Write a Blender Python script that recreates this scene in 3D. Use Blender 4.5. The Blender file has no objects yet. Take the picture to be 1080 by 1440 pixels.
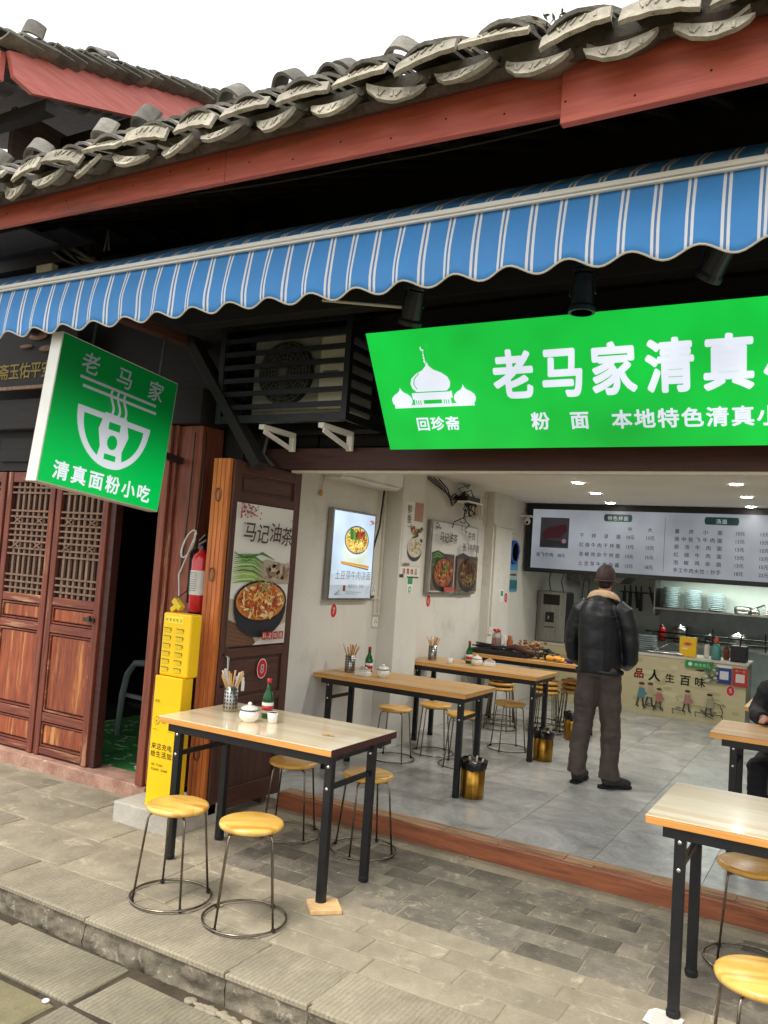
import bpy, math, random
from mathutils import Vector, Matrix, noise
random.seed(7)
S = bpy.context.scene
COL = S.collection
PI = math.pi
def rad(d): return math.radians(d)

# ---------------------------------------------------------------- camera, sky, sun, exposure
YAW, PIT, ROL, FPX = 0.522651, 0.064464, 0.068924, 1157.35
cy_, sy_, cp_, sp_, cr_, sr_ = math.cos(YAW), math.sin(YAW), math.cos(PIT), math.sin(PIT), math.cos(ROL), math.sin(ROL)
fw = Vector((-sy_*cp_, cy_*cp_, sp_)); rt = Vector((cy_, sy_, 0)); up = rt.cross(fw)
r2 = cr_*rt + sr_*up; u2 = -sr_*rt + cr_*up
cam = bpy.data.cameras.new('camera'); camo = bpy.data.objects.new('camera', cam); COL.objects.link(camo)
m = Matrix((r2, u2, -fw)).transposed().to_4x4(); m.translation = Vector((0, 0, 1.65)); camo.matrix_world = m
cam.sensor_fit = 'VERTICAL'; cam.sensor_height = 24.0; cam.lens = FPX/1440*24.0
cam.clip_start = 0.05; cam.clip_end = 2000
S.camera = camo
S.render.resolution_x = 768; S.render.resolution_y = 1024

SUN_EL, SUN_AZ = 64, 196      # azimuth: direction the light comes from, clockwise from +Y
w = bpy.data.worlds.new('World'); S.world = w; w.use_nodes = True
nt = w.node_tree; bg = nt.nodes['Background']
sky = nt.nodes.new('ShaderNodeTexSky'); sky.sky_type = 'NISHITA'; sky.sun_disc = False
sky.sun_elevation = rad(SUN_EL); sky.sun_rotation = rad(SUN_AZ); sky.air_density = 1.0; sky.dust_density = 3.0
hs = nt.nodes.new('ShaderNodeHueSaturation'); hs.inputs['Saturation'].default_value = 0.10; hs.inputs['Value'].default_value = 1.45
nt.links.new(sky.outputs[0], hs.inputs['Color'])
oc = nt.nodes.new('ShaderNodeMix'); oc.data_type = 'RGBA'; oc.inputs[0].default_value = 0.55   # thick even overcast layer
nt.links.new(hs.outputs[0], oc.inputs[6]); oc.inputs[7].default_value = (7.6, 7.8, 8.0, 1)
nt.links.new(oc.outputs[2], bg.inputs['Color']); bg.inputs['Strength'].default_value = 0.13
sd = bpy.data.lights.new('sun', 'SUN'); sd.energy = 1.3; sd.angle = rad(18); sd.color = (1.0, 0.96, 0.9)
so = bpy.data.objects.new('sun', sd); COL.objects.link(so)
az, el = rad(SUN_AZ), rad(SUN_EL)
sdir = Vector((math.sin(az)*math.cos(el), math.cos(az)*math.cos(el), math.sin(el)))
so.rotation_euler = sdir.to_track_quat('Z', 'Y').to_euler(); so.location = sdir*30
S.view_settings.view_transform = 'Standard'; S.view_settings.look = 'None'
S.view_settings.exposure = 0.85; S.view_settings.gamma = 1.0; S.view_settings.use_curve_mapping = False
try:
    S.cycles.max_bounces = 8; S.cycles.diffuse_bounces = 4; S.cycles.caustics_reflective = False; S.cycles.caustics_refractive = False
except Exception: pass

# ---------------------------------------------------------------- materials
def lin(c):
    c = [x/255.0 for x in c[:3]]
    return tuple((x/12.92 if x <= .04045 else ((x+.055)/1.055)**2.4) for x in c)
class NB:
    def __init__(s, name):
        s.m = bpy.data.materials.new(name); s.m.use_nodes = True; s.nt = s.m.node_tree
        s.b = s.nt.nodes['Principled BSDF']
    def n(s, t, **kw):
        x = s.nt.nodes.new('ShaderNode'+t)
        for k, v in kw.items(): setattr(x, k, v)
        return x
    def l(s, a, b): s.nt.links.new(a, b)
    def coords(s, scale=(1, 1, 1), rand=True, src='Object'):
        tc = s.n('TexCoord'); mp = s.n('Mapping'); mp.inputs['Scale'].default_value = scale
        if rand:
            oi = s.n('ObjectInfo'); ml = s.n('Math', operation='MULTIPLY'); ml.inputs[1].default_value = 37.0
            s.l(oi.outputs['Random'], ml.inputs[0]); ad = s.n('VectorMath', operation='ADD')
            s.l(tc.outputs[src], ad.inputs[0]); s.l(ml.outputs[0], ad.inputs[1]); s.l(ad.outputs[0], mp.inputs['Vector'])
        else: s.l(tc.outputs[src], mp.inputs['Vector'])
        return mp.outputs[0]
    def noise(s, vec, scale, detail=6, rough=.6, dist=0):
        x = s.n('TexNoise'); x.inputs['Scale'].default_value = scale; x.inputs['Detail'].default_value = detail
        x.inputs['Roughness'].default_value = rough; x.inputs['Distortion'].default_value = dist
        s.l(vec, x.inputs['Vector']); return x.outputs['Fac']
    def ramp(s, fac, stops):
        r = s.n('ValToRGB'); e = r.color_ramp.elements
        while len(e) < len(stops): e.new(.5)
        for i, (p, c) in enumerate(stops): e[i].position = p; e[i].color = (*c, 1)
        s.l(fac, r.inputs[0]); return r.outputs[0]
    def mix(s, fac, a, b, bt='MIX'):
        x = s.n('Mix', data_type='RGBA', blend_type=bt)
        if isinstance(fac, (int, float)): x.inputs[0].default_value = fac
        else: s.l(fac, x.inputs[0])
        for i, v in ((6, a), (7, b)):
            if isinstance(v, tuple): x.inputs[i].default_value = (*v, 1)
            else: s.l(v, x.inputs[i])
        return x.outputs[2]
    def bump(s, h, strength=.4, dist=.01, prev=None):
        x = s.n('Bump'); x.inputs['Strength'].default_value = strength; x.inputs['Distance'].default_value = dist
        s.l(h, x.inputs['Height'])
        if prev: s.l(prev, x.inputs['Normal'])
        s.l(x.outputs[0], s.b.inputs['Normal']); return x.outputs[0]
    def randval(s, col, amt):
        oi = s.n('ObjectInfo'); mr = s.n('MapRange'); mr.inputs[3].default_value = 1-amt; mr.inputs[4].default_value = 1+amt
        s.l(oi.outputs['Random'], mr.inputs[0]); h = s.n('HueSaturation'); s.l(mr.outputs[0], h.inputs['Value']); s.l(col, h.inputs['Color'])
        return h.outputs[0]
def simple(name, c, rough=.6, metal=0, spec=.5, c2=None, scale=12, stretch=(1, 1, 1), amt=1, bump=0, bscale=40, rand=0, rr=0, coat=0):
    k = NB(name); b = k.b; c = lin(c)
    v = k.coords(stretch)
    c2l = lin(c2) if c2 else tuple(x*.72 for x in c)
    f = k.noise(v, scale)
    col = k.ramp(f, [(.3, c2l), (.68, c)])
    if rand: col = k.randval(col, rand)
    k.l(col, b.inputs['Base Color'])
    b.inputs['Roughness'].default_value = rough; b.inputs['Metallic'].default_value = metal
    b.inputs['Specular IOR Level'].default_value = spec
    if coat: b.inputs['Coat Weight'].default_value = coat; b.inputs['Coat Roughness'].default_value = .08
    if rr:
        mr = k.n('MapRange'); mr.inputs[3].default_value = rough-rr; mr.inputs[4].default_value = rough+rr
        k.l(k.noise(v, scale*2.3), mr.inputs[0]); k.l(mr.outputs[0], b.inputs['Roughness'])
    if bump: k.bump(k.noise(v, bscale, 8, .65), bump, .004)
    return k.m
def wood(name, c, c2, axis='x', rough=.5, grain=1, worn=None, coat=0, rand=.1):
    k = NB(name); st = {'x': (1.2, 14, 14), 'y': (14, 1.2, 14), 'z': (14, 14, 1.2)}[axis]
    v = k.coords(st); f = k.noise(v, 3.0, 8, .62, .4)
    col = k.ramp(f, [(.28, lin(c2)), (.5, tuple((a+b)/2 for a, b in zip(lin(c), lin(c2)))), (.7, lin(c))])
    if worn:
        v2 = k.coords((2, 2, 2)) if 0 else k.coords(tuple(.35*a for a in st)); wv = k.noise(v2, 2.2, 9, .7)
        r = k.ramp(wv, [(.54, (0, 0, 0)), (.64, (1, 1, 1))]); col = k.mix(r, col, lin(worn))
    col = k.randval(col, rand) if rand else col
    k.l(col, k.b.inputs['Base Color']); k.b.inputs['Roughness'].default_value = rough
    if coat: k.b.inputs['Coat Weight'].default_value = coat; k.b.inputs['Coat Roughness'].default_value = .12
    k.bump(f, .35*grain, .004)
    return k.m
def stone(name, c, c2, dirt=None, groove=None, rough=.85, rand=.12, bump=.6, big=1.5, fine=60):
    k = NB(name); v = k.coords(); f1 = k.noise(v, big, 8, .65, .3); f2 = k.noise(v, fine, 6, .7)
    col = k.ramp(f1, [(.3, lin(c2)), (.7, lin(c))])
    col = k.mix(k.ramp(f2, [(.35, (.25, .25, .25)), (.7, (0, 0, 0))]), col, tuple(x*.5 for x in lin(c2)))
    if dirt:
        f3 = k.noise(v, big*2.7, 10, .72, .8); col = k.mix(k.ramp(f3, [(.56, (0, 0, 0)), (.66, (.8, .8, .8))]), col, lin(dirt))
    if rand: col = k.randval(col, rand)
    f5 = k.noise(k.coords(rand=False), 1.1, 7, .7, .5); col = k.mix(k.ramp(f5, [(.34, (.42, .42, .42)), (.5, (0, 0, 0))]), col, tuple(x*.45 for x in lin(c2)))
    f6 = k.noise(k.coords(rand=False), 26, 2, .5); col = k.mix(k.ramp(f6, [(.72, (0, 0, 0)), (.78, (.7, .7, .7))]), col, tuple(x*.35 for x in lin(c2)))
    k.l(col, k.b.inputs['Base Color']); k.b.inputs['Roughness'].default_value = rough; k.b.inputs['Specular IOR Level'].default_value = .3
    nb = k.bump(f1, .3, .02); nb = k.bump(f2, bump, .006, nb)
    if groove:
        wv = k.n('TexWave', wave_type='BANDS', bands_direction='X'); wv.inputs['Scale'].default_value = groove
        wv.inputs['Distortion'].default_value = 3.0; wv.inputs['Detail'].default_value = 3; wv.inputs['Detail Scale'].default_value = 1.5
        k.l(k.coords((1, .6, 1)), wv.inputs['Vector']); k.bump(wv.outputs['Fac'], .7, .008, nb)
        col2 = k.mix(k.ramp(wv.outputs['Fac'], [(0, (.3, .3, .3)), (.3, (0, 0, 0))]), col, tuple(x*.55 for x in lin(c2)))
        k.l(col2, k.b.inputs['Base Color'])
    return k.m
def emis(name, c, st):
    k = NB(name); k.b.inputs['Base Color'].default_value = (*lin(c), 1); k.b.inputs['Emission Color'].default_value = (*lin(c), 1)
    k.b.inputs['Emission Strength'].default_value = st; return k.m
def printmat(name, rough=.5, em=0, coat=0, ramp=None):
    k = NB(name); a = k.n('VertexColor', layer_name='Col')
    if em:
        k.l(k.mix(.9, a.outputs[0], (0.0, 0.0, 0.0)), k.b.inputs['Base Color'])
        k.l(a.outputs[0], k.b.inputs['Emission Color']); k.b.inputs['Emission Strength'].default_value = em
        if ramp:   # the tubes behind the panel sit low, it glows brighter there
            tc = k.n('TexCoord'); sp = k.n('SeparateXYZ'); k.l(tc.outputs['Object'], sp.inputs[0]); mr = k.n('MapRange')
            mr.inputs[1].default_value, mr.inputs[2].default_value, mr.inputs[3].default_value, mr.inputs[4].default_value = ramp
            mr.interpolation_type = 'SMOOTHSTEP'
            k.l(sp.outputs[2], mr.inputs[0]); k.l(mr.outputs[0], k.b.inputs['Emission Strength'])
        else:
            ns = k.noise(k.coords(), 1.6, 2); mr = k.n('MapRange'); mr.inputs[1].default_value = .3; mr.inputs[2].default_value = .7; mr.inputs[3].default_value = em*.72; mr.inputs[4].default_value = em*1.22
            k.l(ns, mr.inputs[0]); k.l(mr.outputs[0], k.b.inputs['Emission Strength'])
    else: k.l(a.outputs[0], k.b.inputs['Base Color'])
    k.b.inputs['Roughness'].default_value = rough
    if coat: k.b.inputs['Coat Weight'].default_value = coat
    return k.m
M = {}
M['red_beam'] = wood('painted red timber', (202, 106, 88), (168, 76, 62), 'x', .55, .9, worn=(150, 84, 72), rand=.05)
M['pink_beam'] = wood('faded red timber', (222, 128, 116), (196, 100, 90), 'y', .5, .5, rand=.03)
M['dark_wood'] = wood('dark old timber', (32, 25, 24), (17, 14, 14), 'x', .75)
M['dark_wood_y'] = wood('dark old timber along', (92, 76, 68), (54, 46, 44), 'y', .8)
M['dark_wood_z'] = wood('dark old timber upright', (32, 25, 24), (17, 14, 14), 'z', .75)
M['lintel'] = wood('brown red lintel', (84, 42, 34), (54, 26, 22), 'x', .55)
M['door_wood_z'] = wood('weathered red brown door upright', (140, 70, 48), (84, 40, 30), 'z', .6, worn=(182, 136, 98))
M['door_wood_x'] = wood('weathered red brown door rail', (142, 72, 50), (88, 42, 32), 'x', .6, worn=(188, 144, 104))
M['door_panel'] = wood('weathered orange door panel', (172, 88, 48), (100, 44, 30), 'z', .6, worn=(200, 140, 80))
M['lattice'] = wood('dull lattice wood', (150, 118, 96), (98, 72, 58), 'z', .7)
M['post_wood'] = wood('orange brown post', (150, 80, 52), (92, 46, 34), 'z', .6)
M['leaf_edge'] = wood('orange new pine', (214, 126, 56), (160, 84, 36), 'z', .5)
M['leaf_wood'] = wood('dark stained leaf', (92, 54, 42), (56, 32, 26), 'z', .55)
M['leaf_rail'] = wood('dark stained rail', (92, 54, 42), (56, 32, 26), 'y', .55)
M['sill_wood'] = wood('orange brown sill', (166, 96, 60), (116, 66, 42), 'x', .5, worn=(96, 58, 40))
M['sill_worn'] = wood('chipped bare sill top', (190, 150, 110), (90, 62, 46), 'x', .8)
M['pad_wood'] = wood('raw pine pad', (226, 190, 138), (200, 158, 104), 'x', .6)
M['tile'] = stone('grey clay roof tile', (150, 145, 134), (96, 93, 86), dirt=(112, 112, 80), rand=.34, bump=.8, big=9, fine=90)
M['tile_face'] = stone('pale clay drip tile', (196, 188, 170), (138, 131, 116), dirt=(150, 144, 104), rand=.22, bump=1.0, big=14, fine=60)
M['brick'] = stone('grey paving brick', (152, 143, 124), (98, 92, 84), dirt=(176, 164, 138), rand=.34, bump=.8, big=5, fine=70)
M['slab'] = stone('worn paving slab', (176, 164, 140), (144, 134, 114), dirt=(196, 184, 158), rand=.07, bump=.5, big=3, fine=80)
M['flag'] = stone('worn old flagstone', (172, 161, 138), (132, 123, 104), dirt=(188, 176, 150), rand=.06, bump=.6, big=3, fine=60)
M['kerb'] = stone('chiselled kerb slab', (180, 168, 144), (144, 134, 114), dirt=(164, 154, 124), groove=15, rand=.07, bump=.6, big=3)
M['street'] = stone('chiselled street slab', (170, 159, 136), (128, 120, 100), dirt=(146, 138, 108), groove=14, rand=.12, bump=.6, big=3)
M['olive'] = stone('olive worn concrete', (156, 146, 112), (120, 112, 82), rand=.05, big=4)
M['rough'] = stone('rough hewn kerb face', (150, 139, 118), (98, 90, 76), dirt=(190, 182, 164), rand=.1, bump=1.0, big=9, fine=40)
M['mortar'] = stone('pale joint mortar', (176, 164, 140), (140, 130, 110), rand=0, big=5)
M['soil'] = stone('dark joint dirt', (96, 84, 66), (58, 50, 40), rand=0, big=5)
M['pinkstone'] = stone('pink sandstone sill', (206, 166, 144), (150, 108, 92), dirt=(196, 178, 150), rand=.05, big=7)
M['concrete'] = stone('pale concrete block', (200, 194, 180), (168, 162, 148), rand=0, big=4, bump=.3)
M['plaster'] = simple('pale grey plaster', (220, 217, 208), .8, c2=(206, 203, 194), scale=1.5, bump=.12, bscale=30)
_k = M['plaster'].node_tree; _b = _k.nodes['Principled BSDF']; _src = _b.inputs['Base Color'].links[0].from_socket
_tc = _k.nodes.new('ShaderNodeTexCoord'); _n = _k.nodes.new('ShaderNodeTexNoise'); _n.inputs['Scale'].default_value = 2.6; _n.inputs['Detail'].default_value = 9; _n.inputs['Roughness'].default_value = .72
_r = _k.nodes.new('ShaderNodeValToRGB'); _r.color_ramp.elements[0].position = .56; _r.color_ramp.elements[0].color = (0, 0, 0, 1); _r.color_ramp.elements[1].position = .72; _r.color_ramp.elements[1].color = (.4, .4, .4, 1)
_m = _k.nodes.new('ShaderNodeMix'); _m.data_type = 'RGBA'; _m.inputs[7].default_value = (.34, .31, .26, 1)
_k.links.new(_tc.outputs['Object'], _n.inputs['Vector']); _k.links.new(_n.outputs['Fac'], _r.inputs[0]); _k.links.new(_r.outputs[0], _m.inputs[0]); _k.links.new(_src, _m.inputs[6]); _k.links.new(_m.outputs[2], _b.inputs['Base Color'])
M['ceiling'] = simple('white ceiling paint', (232, 230, 224), .85, c2=(222, 220, 214), scale=1)
M['kitchen_tile'] = simple('white glazed tile', (206, 214, 204), .25, c2=(190, 200, 190), scale=2)
M['steel'] = simple('brushed steel', (176, 174, 168), .3, 1, c2=(140, 138, 132), scale=20, stretch=(1, 1, .1), rr=.08)
M['steel_dark'] = simple('dull dark steel', (92, 90, 86), .4, .9, scale=20)
M['rod'] = simple('bent steel rod', (150, 142, 130), .3, 1, c2=(96, 84, 70), scale=18)
M['black'] = simple('black painted steel', (26, 27, 30), .42, .1, c2=(16, 17, 19), scale=14, rr=.1)
M['blackplastic'] = simple('black plastic', (22, 22, 24), .5, scale=9)
M['bagplastic'] = simple('black bin bag film', (14, 14, 16), .25, scale=9, bump=.5, bscale=14)
M['rubber'] = simple('black rubber', (20, 20, 20), .8, scale=9)
M['bolt'] = simple('bright bolt', (214, 214, 210), .25, 1, scale=9)
M['gold'] = simple('brushed gold steel', (196, 148, 62), .28, 1, c2=(120, 84, 34), scale=6, stretch=(9, 9, .2))
M['white'] = simple('white enamel', (232, 230, 222), .35, c2=(214, 212, 204), scale=5)
M['whitebar'] = simple('white painted metal bar', (250, 249, 244), .4, c2=(238, 235, 228), scale=9, stretch=(.4, 3, 3))
M['ceramic'] = simple('glazed white ceramic', (236, 234, 226), .15, c2=(222, 218, 208), scale=3, coat=.5)
M['greyplate'] = simple('grey glazed plate', (176, 190, 190), .25, c2=(150, 164, 166), scale=5)
M['red'] = simple('gloss red paint', (196, 28, 32), .3, c2=(168, 22, 28), scale=4, coat=.3)
M['yellow'] = simple('yellow powder coat', (250, 204, 14), .38, c2=(240, 192, 10), scale=3)
M['yellow_tag'] = simple('yellow plastic', (238, 206, 30), .4, scale=5)
M['cable'] = simple('black cable', (24, 24, 26), .55, scale=9)
M['whitecable'] = simple('white cable', (200, 198, 190), .5, scale=9)
M['greycable'] = simple('grey cable', (96, 94, 90), .6, scale=9)
M['conduit'] = simple('cream trunking', (214, 208, 194), .5, c2=(200, 192, 178), scale=4)
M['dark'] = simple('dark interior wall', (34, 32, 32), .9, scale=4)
M['paper'] = simple('white paper', (226, 222, 212), .8, scale=7)
M['bamboo'] = simple('bamboo stick', (214, 168, 104), .55, c2=(180, 132, 78), scale=10)
M['led'] = emis('lit downlight', (255, 250, 240), 30)
M['tube'] = emis('lit tube', (240, 255, 244), 5)
M['print'] = printmat('printed sheet', .45)
M['paint_print'] = printmat('painted panel', .6)
M['backlit'] = printmat('backlit green panel', .35, em=.55)
M['backlit_side'] = printmat('backlit side panel', .35, em=.6, ramp=(-.42, .30, .52, .05))
M['litbox'] = printmat('lit menu poster', .3, em=.62)
M['menu_glow'] = printmat('menu board print with added glow', .35, em=.30)  # added glow brightens the menu board, which is no lamp itself

def glassmat(name, c, rough=.05):
    k = NB(name); k.b.inputs['Base Color'].default_value = (*lin(c), 1); k.b.inputs['Roughness'].default_value = rough
    k.b.inputs['Transmission Weight'].default_value = .75; k.b.inputs['IOR'].default_value = 1.45; return k.m
M['green_glass'] = glassmat('dark green glass', (30, 120, 50))
M['jug_glass'] = glassmat('clear plastic', (230, 225, 220), .15)

def stoolwood():
    k = NB('varnished yellow wood'); v = k.coords((1.5, 9, 9)); f = k.noise(v, 2.4, 6, .55, .8)
    col = k.ramp(f, [(.3, lin((196, 136, 54))), (.5, lin((228, 176, 82))), (.62, lin((236, 188, 98))), (.75, lin((244, 206, 126)))])
    k.l(col, k.b.inputs['Base Color']); k.b.inputs['Roughness'].default_value = .35
    k.b.inputs['Coat Weight'].default_value = .35; k.b.inputs['Coat Roughness'].default_value = .25; k.bump(f, .12, .002); return k.m
M['seat'] = stoolwood()
def tabletop(name, a, b, c):
    k = NB(name); tc = k.n('TexCoord'); sp = k.n('SeparateXYZ'); oi = k.n('ObjectInfo')
    k.l(tc.outputs['Object'], sp.inputs[0])
    my = k.n('Math', operation='MULTIPLY_ADD'); my.inputs[1].default_value = 17; k.l(sp.outputs[1], my.inputs[0])
    rr = k.n('Math', operation='MULTIPLY'); rr.inputs[1].default_value = 91; k.l(oi.outputs['Random'], rr.inputs[0]); k.l(rr.outputs[0], my.inputs[2])
    fl = k.n('Math', operation='FLOOR'); k.l(my.outputs[0], fl.inputs[0])
    wn = k.n('TexWhiteNoise', noise_dimensions='1D'); k.l(fl.outputs[0], wn.inputs['W'])
    g = k.noise(k.coords((1.2, 22, 22)), 3, 7, .6, .5)
    c1 = k.ramp(wn.outputs['Value'], [(0, lin(a)), (.5, lin(b)), (1, lin(c))])
    col = k.mix(k.ramp(g, [(.35, (.34, .34, .34)), (.65, (0, 0, 0))]), c1, tuple(x*.72 for x in lin(b)))
    k.l(col, k.b.inputs['Base Color']); k.b.inputs['Roughness'].default_value = .3
    k.b.inputs['Coat Weight'].default_value = .8; k.b.inputs['Coat Roughness'].default_value = .07
    k.bump(g, .05, .002); return k.m
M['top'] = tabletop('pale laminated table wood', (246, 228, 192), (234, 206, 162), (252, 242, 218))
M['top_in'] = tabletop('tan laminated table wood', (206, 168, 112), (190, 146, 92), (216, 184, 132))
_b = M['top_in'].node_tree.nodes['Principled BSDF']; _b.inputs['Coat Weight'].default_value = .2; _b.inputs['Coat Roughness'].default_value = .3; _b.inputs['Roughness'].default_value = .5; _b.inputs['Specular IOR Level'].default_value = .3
M['edge'] = wood('orange table edge', (236, 172, 92), (214, 144, 66), 'x', .35, .3, coat=.5)

def awningcloth():
    k = NB('blue striped awning cloth'); tc = k.n('TexCoord'); sp = k.n('SeparateXYZ'); k.l(tc.outputs['Object'], sp.inputs[0])
    d = k.n('Math', operation='DIVIDE'); d.inputs[1].default_value = .118; k.l(sp.outputs[0], d.inputs[0])
    a = k.n('Math', operation='ADD'); a.inputs[1].default_value = 100.0; k.l(d.outputs[0], a.inputs[0])
    fr = k.n('Math', operation='FRACT'); k.l(a.outputs[0], fr.inputs[0])
    B, W_, G = lin((72, 148, 220)), lin((236, 240, 246)), lin((96, 120, 170))
    r = k.n('ValToRGB'); r.color_ramp.interpolation = 'CONSTANT'; e = r.color_ramp.elements
    st = [(0, B), (.70, W_), (.79, G), (.82, B), (.845, G), (.865, W_), (.955, B)]
    while len(e) < len(st): e.new(.5)
    for i, (p, c) in enumerate(st): e[i].position = p; e[i].color = (*c, 1)
    k.l(fr.outputs[0], r.inputs[0]); v = k.coords()
    col = k.mix(k.ramp(k.noise(v, 2.5, 6), [(.4, (.14, .14, .14)), (.65, (0, 0, 0))]), r.outputs[0], (.1, .14, .2))
    k.l(col, k.b.inputs['Base Color']); k.b.inputs['Roughness'].default_value = .55
    k.b.inputs['Specular IOR Level'].default_value = .3
    k.bump(k.noise(v, 5, 3), .25, .02, k.bump(k.noise(k.coords((1.5, 1, .7)), 9, 4, .6), .5, .012))
    return k.m
M['awning'] = awningcloth()
def floortile():
    k = NB('grey marbled porcelain'); v = k.coords(); f = k.noise(v, 1.8, 9, .62, 1.6)
    col = k.ramp(f, [(.3, lin((140, 142, 139))), (.5, lin((168, 169, 165))), (.62, lin((182, 182, 177))), (.72, lin((208, 207, 201)))])
    vr = k.noise(v, 3.2, 10, .7, 2.5); col = k.mix(k.ramp(vr, [(.485, (0, 0, 0)), (.5, (.5, .5, .5)), (.515, (0, 0, 0))]), col, lin((205, 208, 206)))
    k.l(col, k.b.inputs['Base Color']); k.b.inputs['Roughness'].default_value = .22
    return k.m
M['floor_tile'] = floortile()

# ---------------------------------------------------------------- mesh helpers
class MB:
    def __init__(s): s.v = []; s.f = []; s.c = []
    def add(s, vs, fs, col=None):
        o = len(s.v); s.v += [Vector(x) for x in vs]; s.f += [tuple(o+i for i in f) for f in fs]
        s.c += [col]*len(fs); return s
    def box(s, x0, x1, y0, y1, z0, z1, mat=None):
        vs = [Vector((x, y, z)) for z in (z0, z1) for y in (y0, y1) for x in (x0, x1)]
        if mat: vs = [mat @ x for x in vs]
        return s.add(vs, [(0, 2, 3, 1), (4, 5, 7, 6), (0, 1, 5, 4), (2, 6, 7, 3), (0, 4, 6, 2), (1, 3, 7, 5)])
    def bar(s, a, b, w, h, upv=(0, 0, 1)):          # rectangular bar from a to b
        a, b = Vector(a), Vector(b); d = (b-a).normalized(); u = Vector(upv)
        if abs(d.dot(u)) > .98: u = Vector((0, 1, 0))
        sx = d.cross(u).normalized(); uz = sx.cross(d)
        vs = [p+sx*i*w/2+uz*j*h/2 for p in (a, b) for j in (-1, 1) for i in (-1, 1)]
        return s.add(vs, [(0, 2, 3, 1), (4, 5, 7, 6), (0, 1, 5, 4), (2, 6, 7, 3), (0, 4, 6, 2), (1, 3, 7, 5)])
    def tube(s, pts, r, n=8, closed=False, caps=True):
        pts = [Vector(p) for p in pts]; N = len(pts); rs = r if isinstance(r, (list, tuple)) else [r]*N
        prev = None; vs = []
        for i, p in enumerate(pts):
            if closed: d = pts[(i+1) % N]-pts[i-1]
            else: d = pts[min(i+1, N-1)]-pts[max(i-1, 0)]
            d = d.normalized() if d.length > 1e-9 else Vector((0, 0, 1))
            if prev is None:
                prev = d.orthogonal().normalized()
            prev = (prev-d*prev.dot(d)).normalized(); q = d.cross(prev)
            for j in range(n):
                t = 2*PI*j/n; rr = rs[i]
                if isinstance(rr, tuple): vs.append(p+prev*math.cos(t)*rr[0]+q*math.sin(t)*rr[1])
                else: vs.append(p+(prev*math.cos(t)+q*math.sin(t))*rr)
        fs = [(i*n+j, i*n+(j+1) % n, ((i+1) % N)*n+(j+1) % n, ((i+1) % N)*n+j) for i in range(N if closed else N-1) for j in range(n)]
        if caps and not closed: fs += [tuple(range(n-1, -1, -1)), tuple((N-1)*n+j for j in range(n))]
        return s.add(vs, fs)
    def lathe(s, prof, n=20, c=(0, 0, 0), axis=None):
        c = Vector(c); vs = []; fs = []
        for r, z in prof:
            for j in range(n):
                t = 2*PI*j/n; vs.append(Vector((r*math.cos(t), r*math.sin(t), z)))
        if axis is not None:
            q = Vector((0, 0, 1)).rotation_difference(Vector(axis).normalized()); vs = [q @ x for x in vs]
        vs = [x+c for x in vs]; P = len(prof)
        for i in range(P-1):
            for j in range(n): fs.append((i*n+j, i*n+(j+1) % n, (i+1)*n+(j+1) % n, (i+1)*n+j))
        if prof[0][0] > 1e-4: fs.append(tuple(range(n-1, -1, -1)))
        if prof[-1][0] > 1e-4: fs.append(tuple((P-1)*n+j for j in range(n)))
        return s.add(vs, fs)
    def ell(s, c, r, n=10, mmat=None):
        pr = [(math.sin(PI*i/n), -math.cos(PI*i/n)) for i in range(n+1)]; k = MB().lathe([(max(a, 1e-5), b) for a, b in pr], 12)
        vs = [Vector((v.x*r[0], v.y*r[1], v.z*r[2])) for v in k.v]
        if mmat: vs = [mmat @ v for v in vs]
        return s.add([v+Vector(c) for v in vs], k.f)
    def prism(s, poly, fr, t):                      # poly (u,v) in frame fr=(O,U,V), extruded by t along U x V
        O, U, V = (Vector(a) for a in fr); N = U.cross(V).normalized(); n = len(poly)
        vs = [O+U*a+V*b for a, b in poly]+[O+U*a+V*b+N*t for a, b in poly]
        return s.add(vs, [tuple(range(n-1, -1, -1)), tuple(range(n, 2*n))]+[(i, (i+1) % n, n+(i+1) % n, n+i) for i in range(n)])
def woff(p):
    v = Vector((0, 0, 0))
    while p is not None: v += p.location; p = p.parent
    return v
def build(name, mb, mat, parent=None, smooth=False, bevel=0, label=None, loc=None, auto=False):
    off = woff(parent); L = Vector(loc) if loc is not None else None
    me = bpy.data.meshes.new(name); tot = off+(L if L is not None else Vector((0, 0, 0)))
    if L is not None: tot = L.copy()
    me.from_pydata([tuple(v-tot) for v in mb.v], [], mb.f); me.update()
    import bmesh as _b
    bm = _b.new(); bm.from_mesh(me); _b.ops.remove_doubles(bm, verts=bm.verts, dist=1e-6) if not any(c is not None for c in mb.c) else None
    if not any(c is not None for c in mb.c): _b.ops.recalc_face_normals(bm, faces=bm.faces)
    bm.to_mesh(me); bm.free()
    if any(c is not None for c in mb.c) and len(me.polygons) == len(mb.c):
        ca = me.color_attributes.new('Col', 'FLOAT_COLOR', 'CORNER'); buf = []
        for p in me.polygons: buf += list((*(mb.c[p.index] or (1, 1, 1)), 1))*p.loop_total
        ca.data.foreach_set('color', buf)
    me.materials.append(mat)
    o = bpy.data.objects.new(name, me); COL.objects.link(o)
    if parent: o.parent = parent
    if L is not None: o.location = L-off
    if smooth: me.polygons.foreach_set('use_smooth', [True]*len(me.polygons))
    if bevel:
        b = o.modifiers.new('bevel', 'BEVEL'); b.width = bevel; b.segments = 2; b.limit_method = 'ANGLE'; b.angle_limit = rad(40)
    if label: o['label'] = label
    return o
def thing(name, label, cat, loc=(0, 0, 0), group=None):
    o = bpy.data.objects.new(name, None); COL.objects.link(o); o.location = loc; o.empty_display_size = .1
    o['label'] = label; o['category'] = cat
    if group: o['group'] = group
    return o
def tag(o, label, cat, group=None):
    o['label'] = label; o['category'] = cat
    if group: o['group'] = group
    return o
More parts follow.
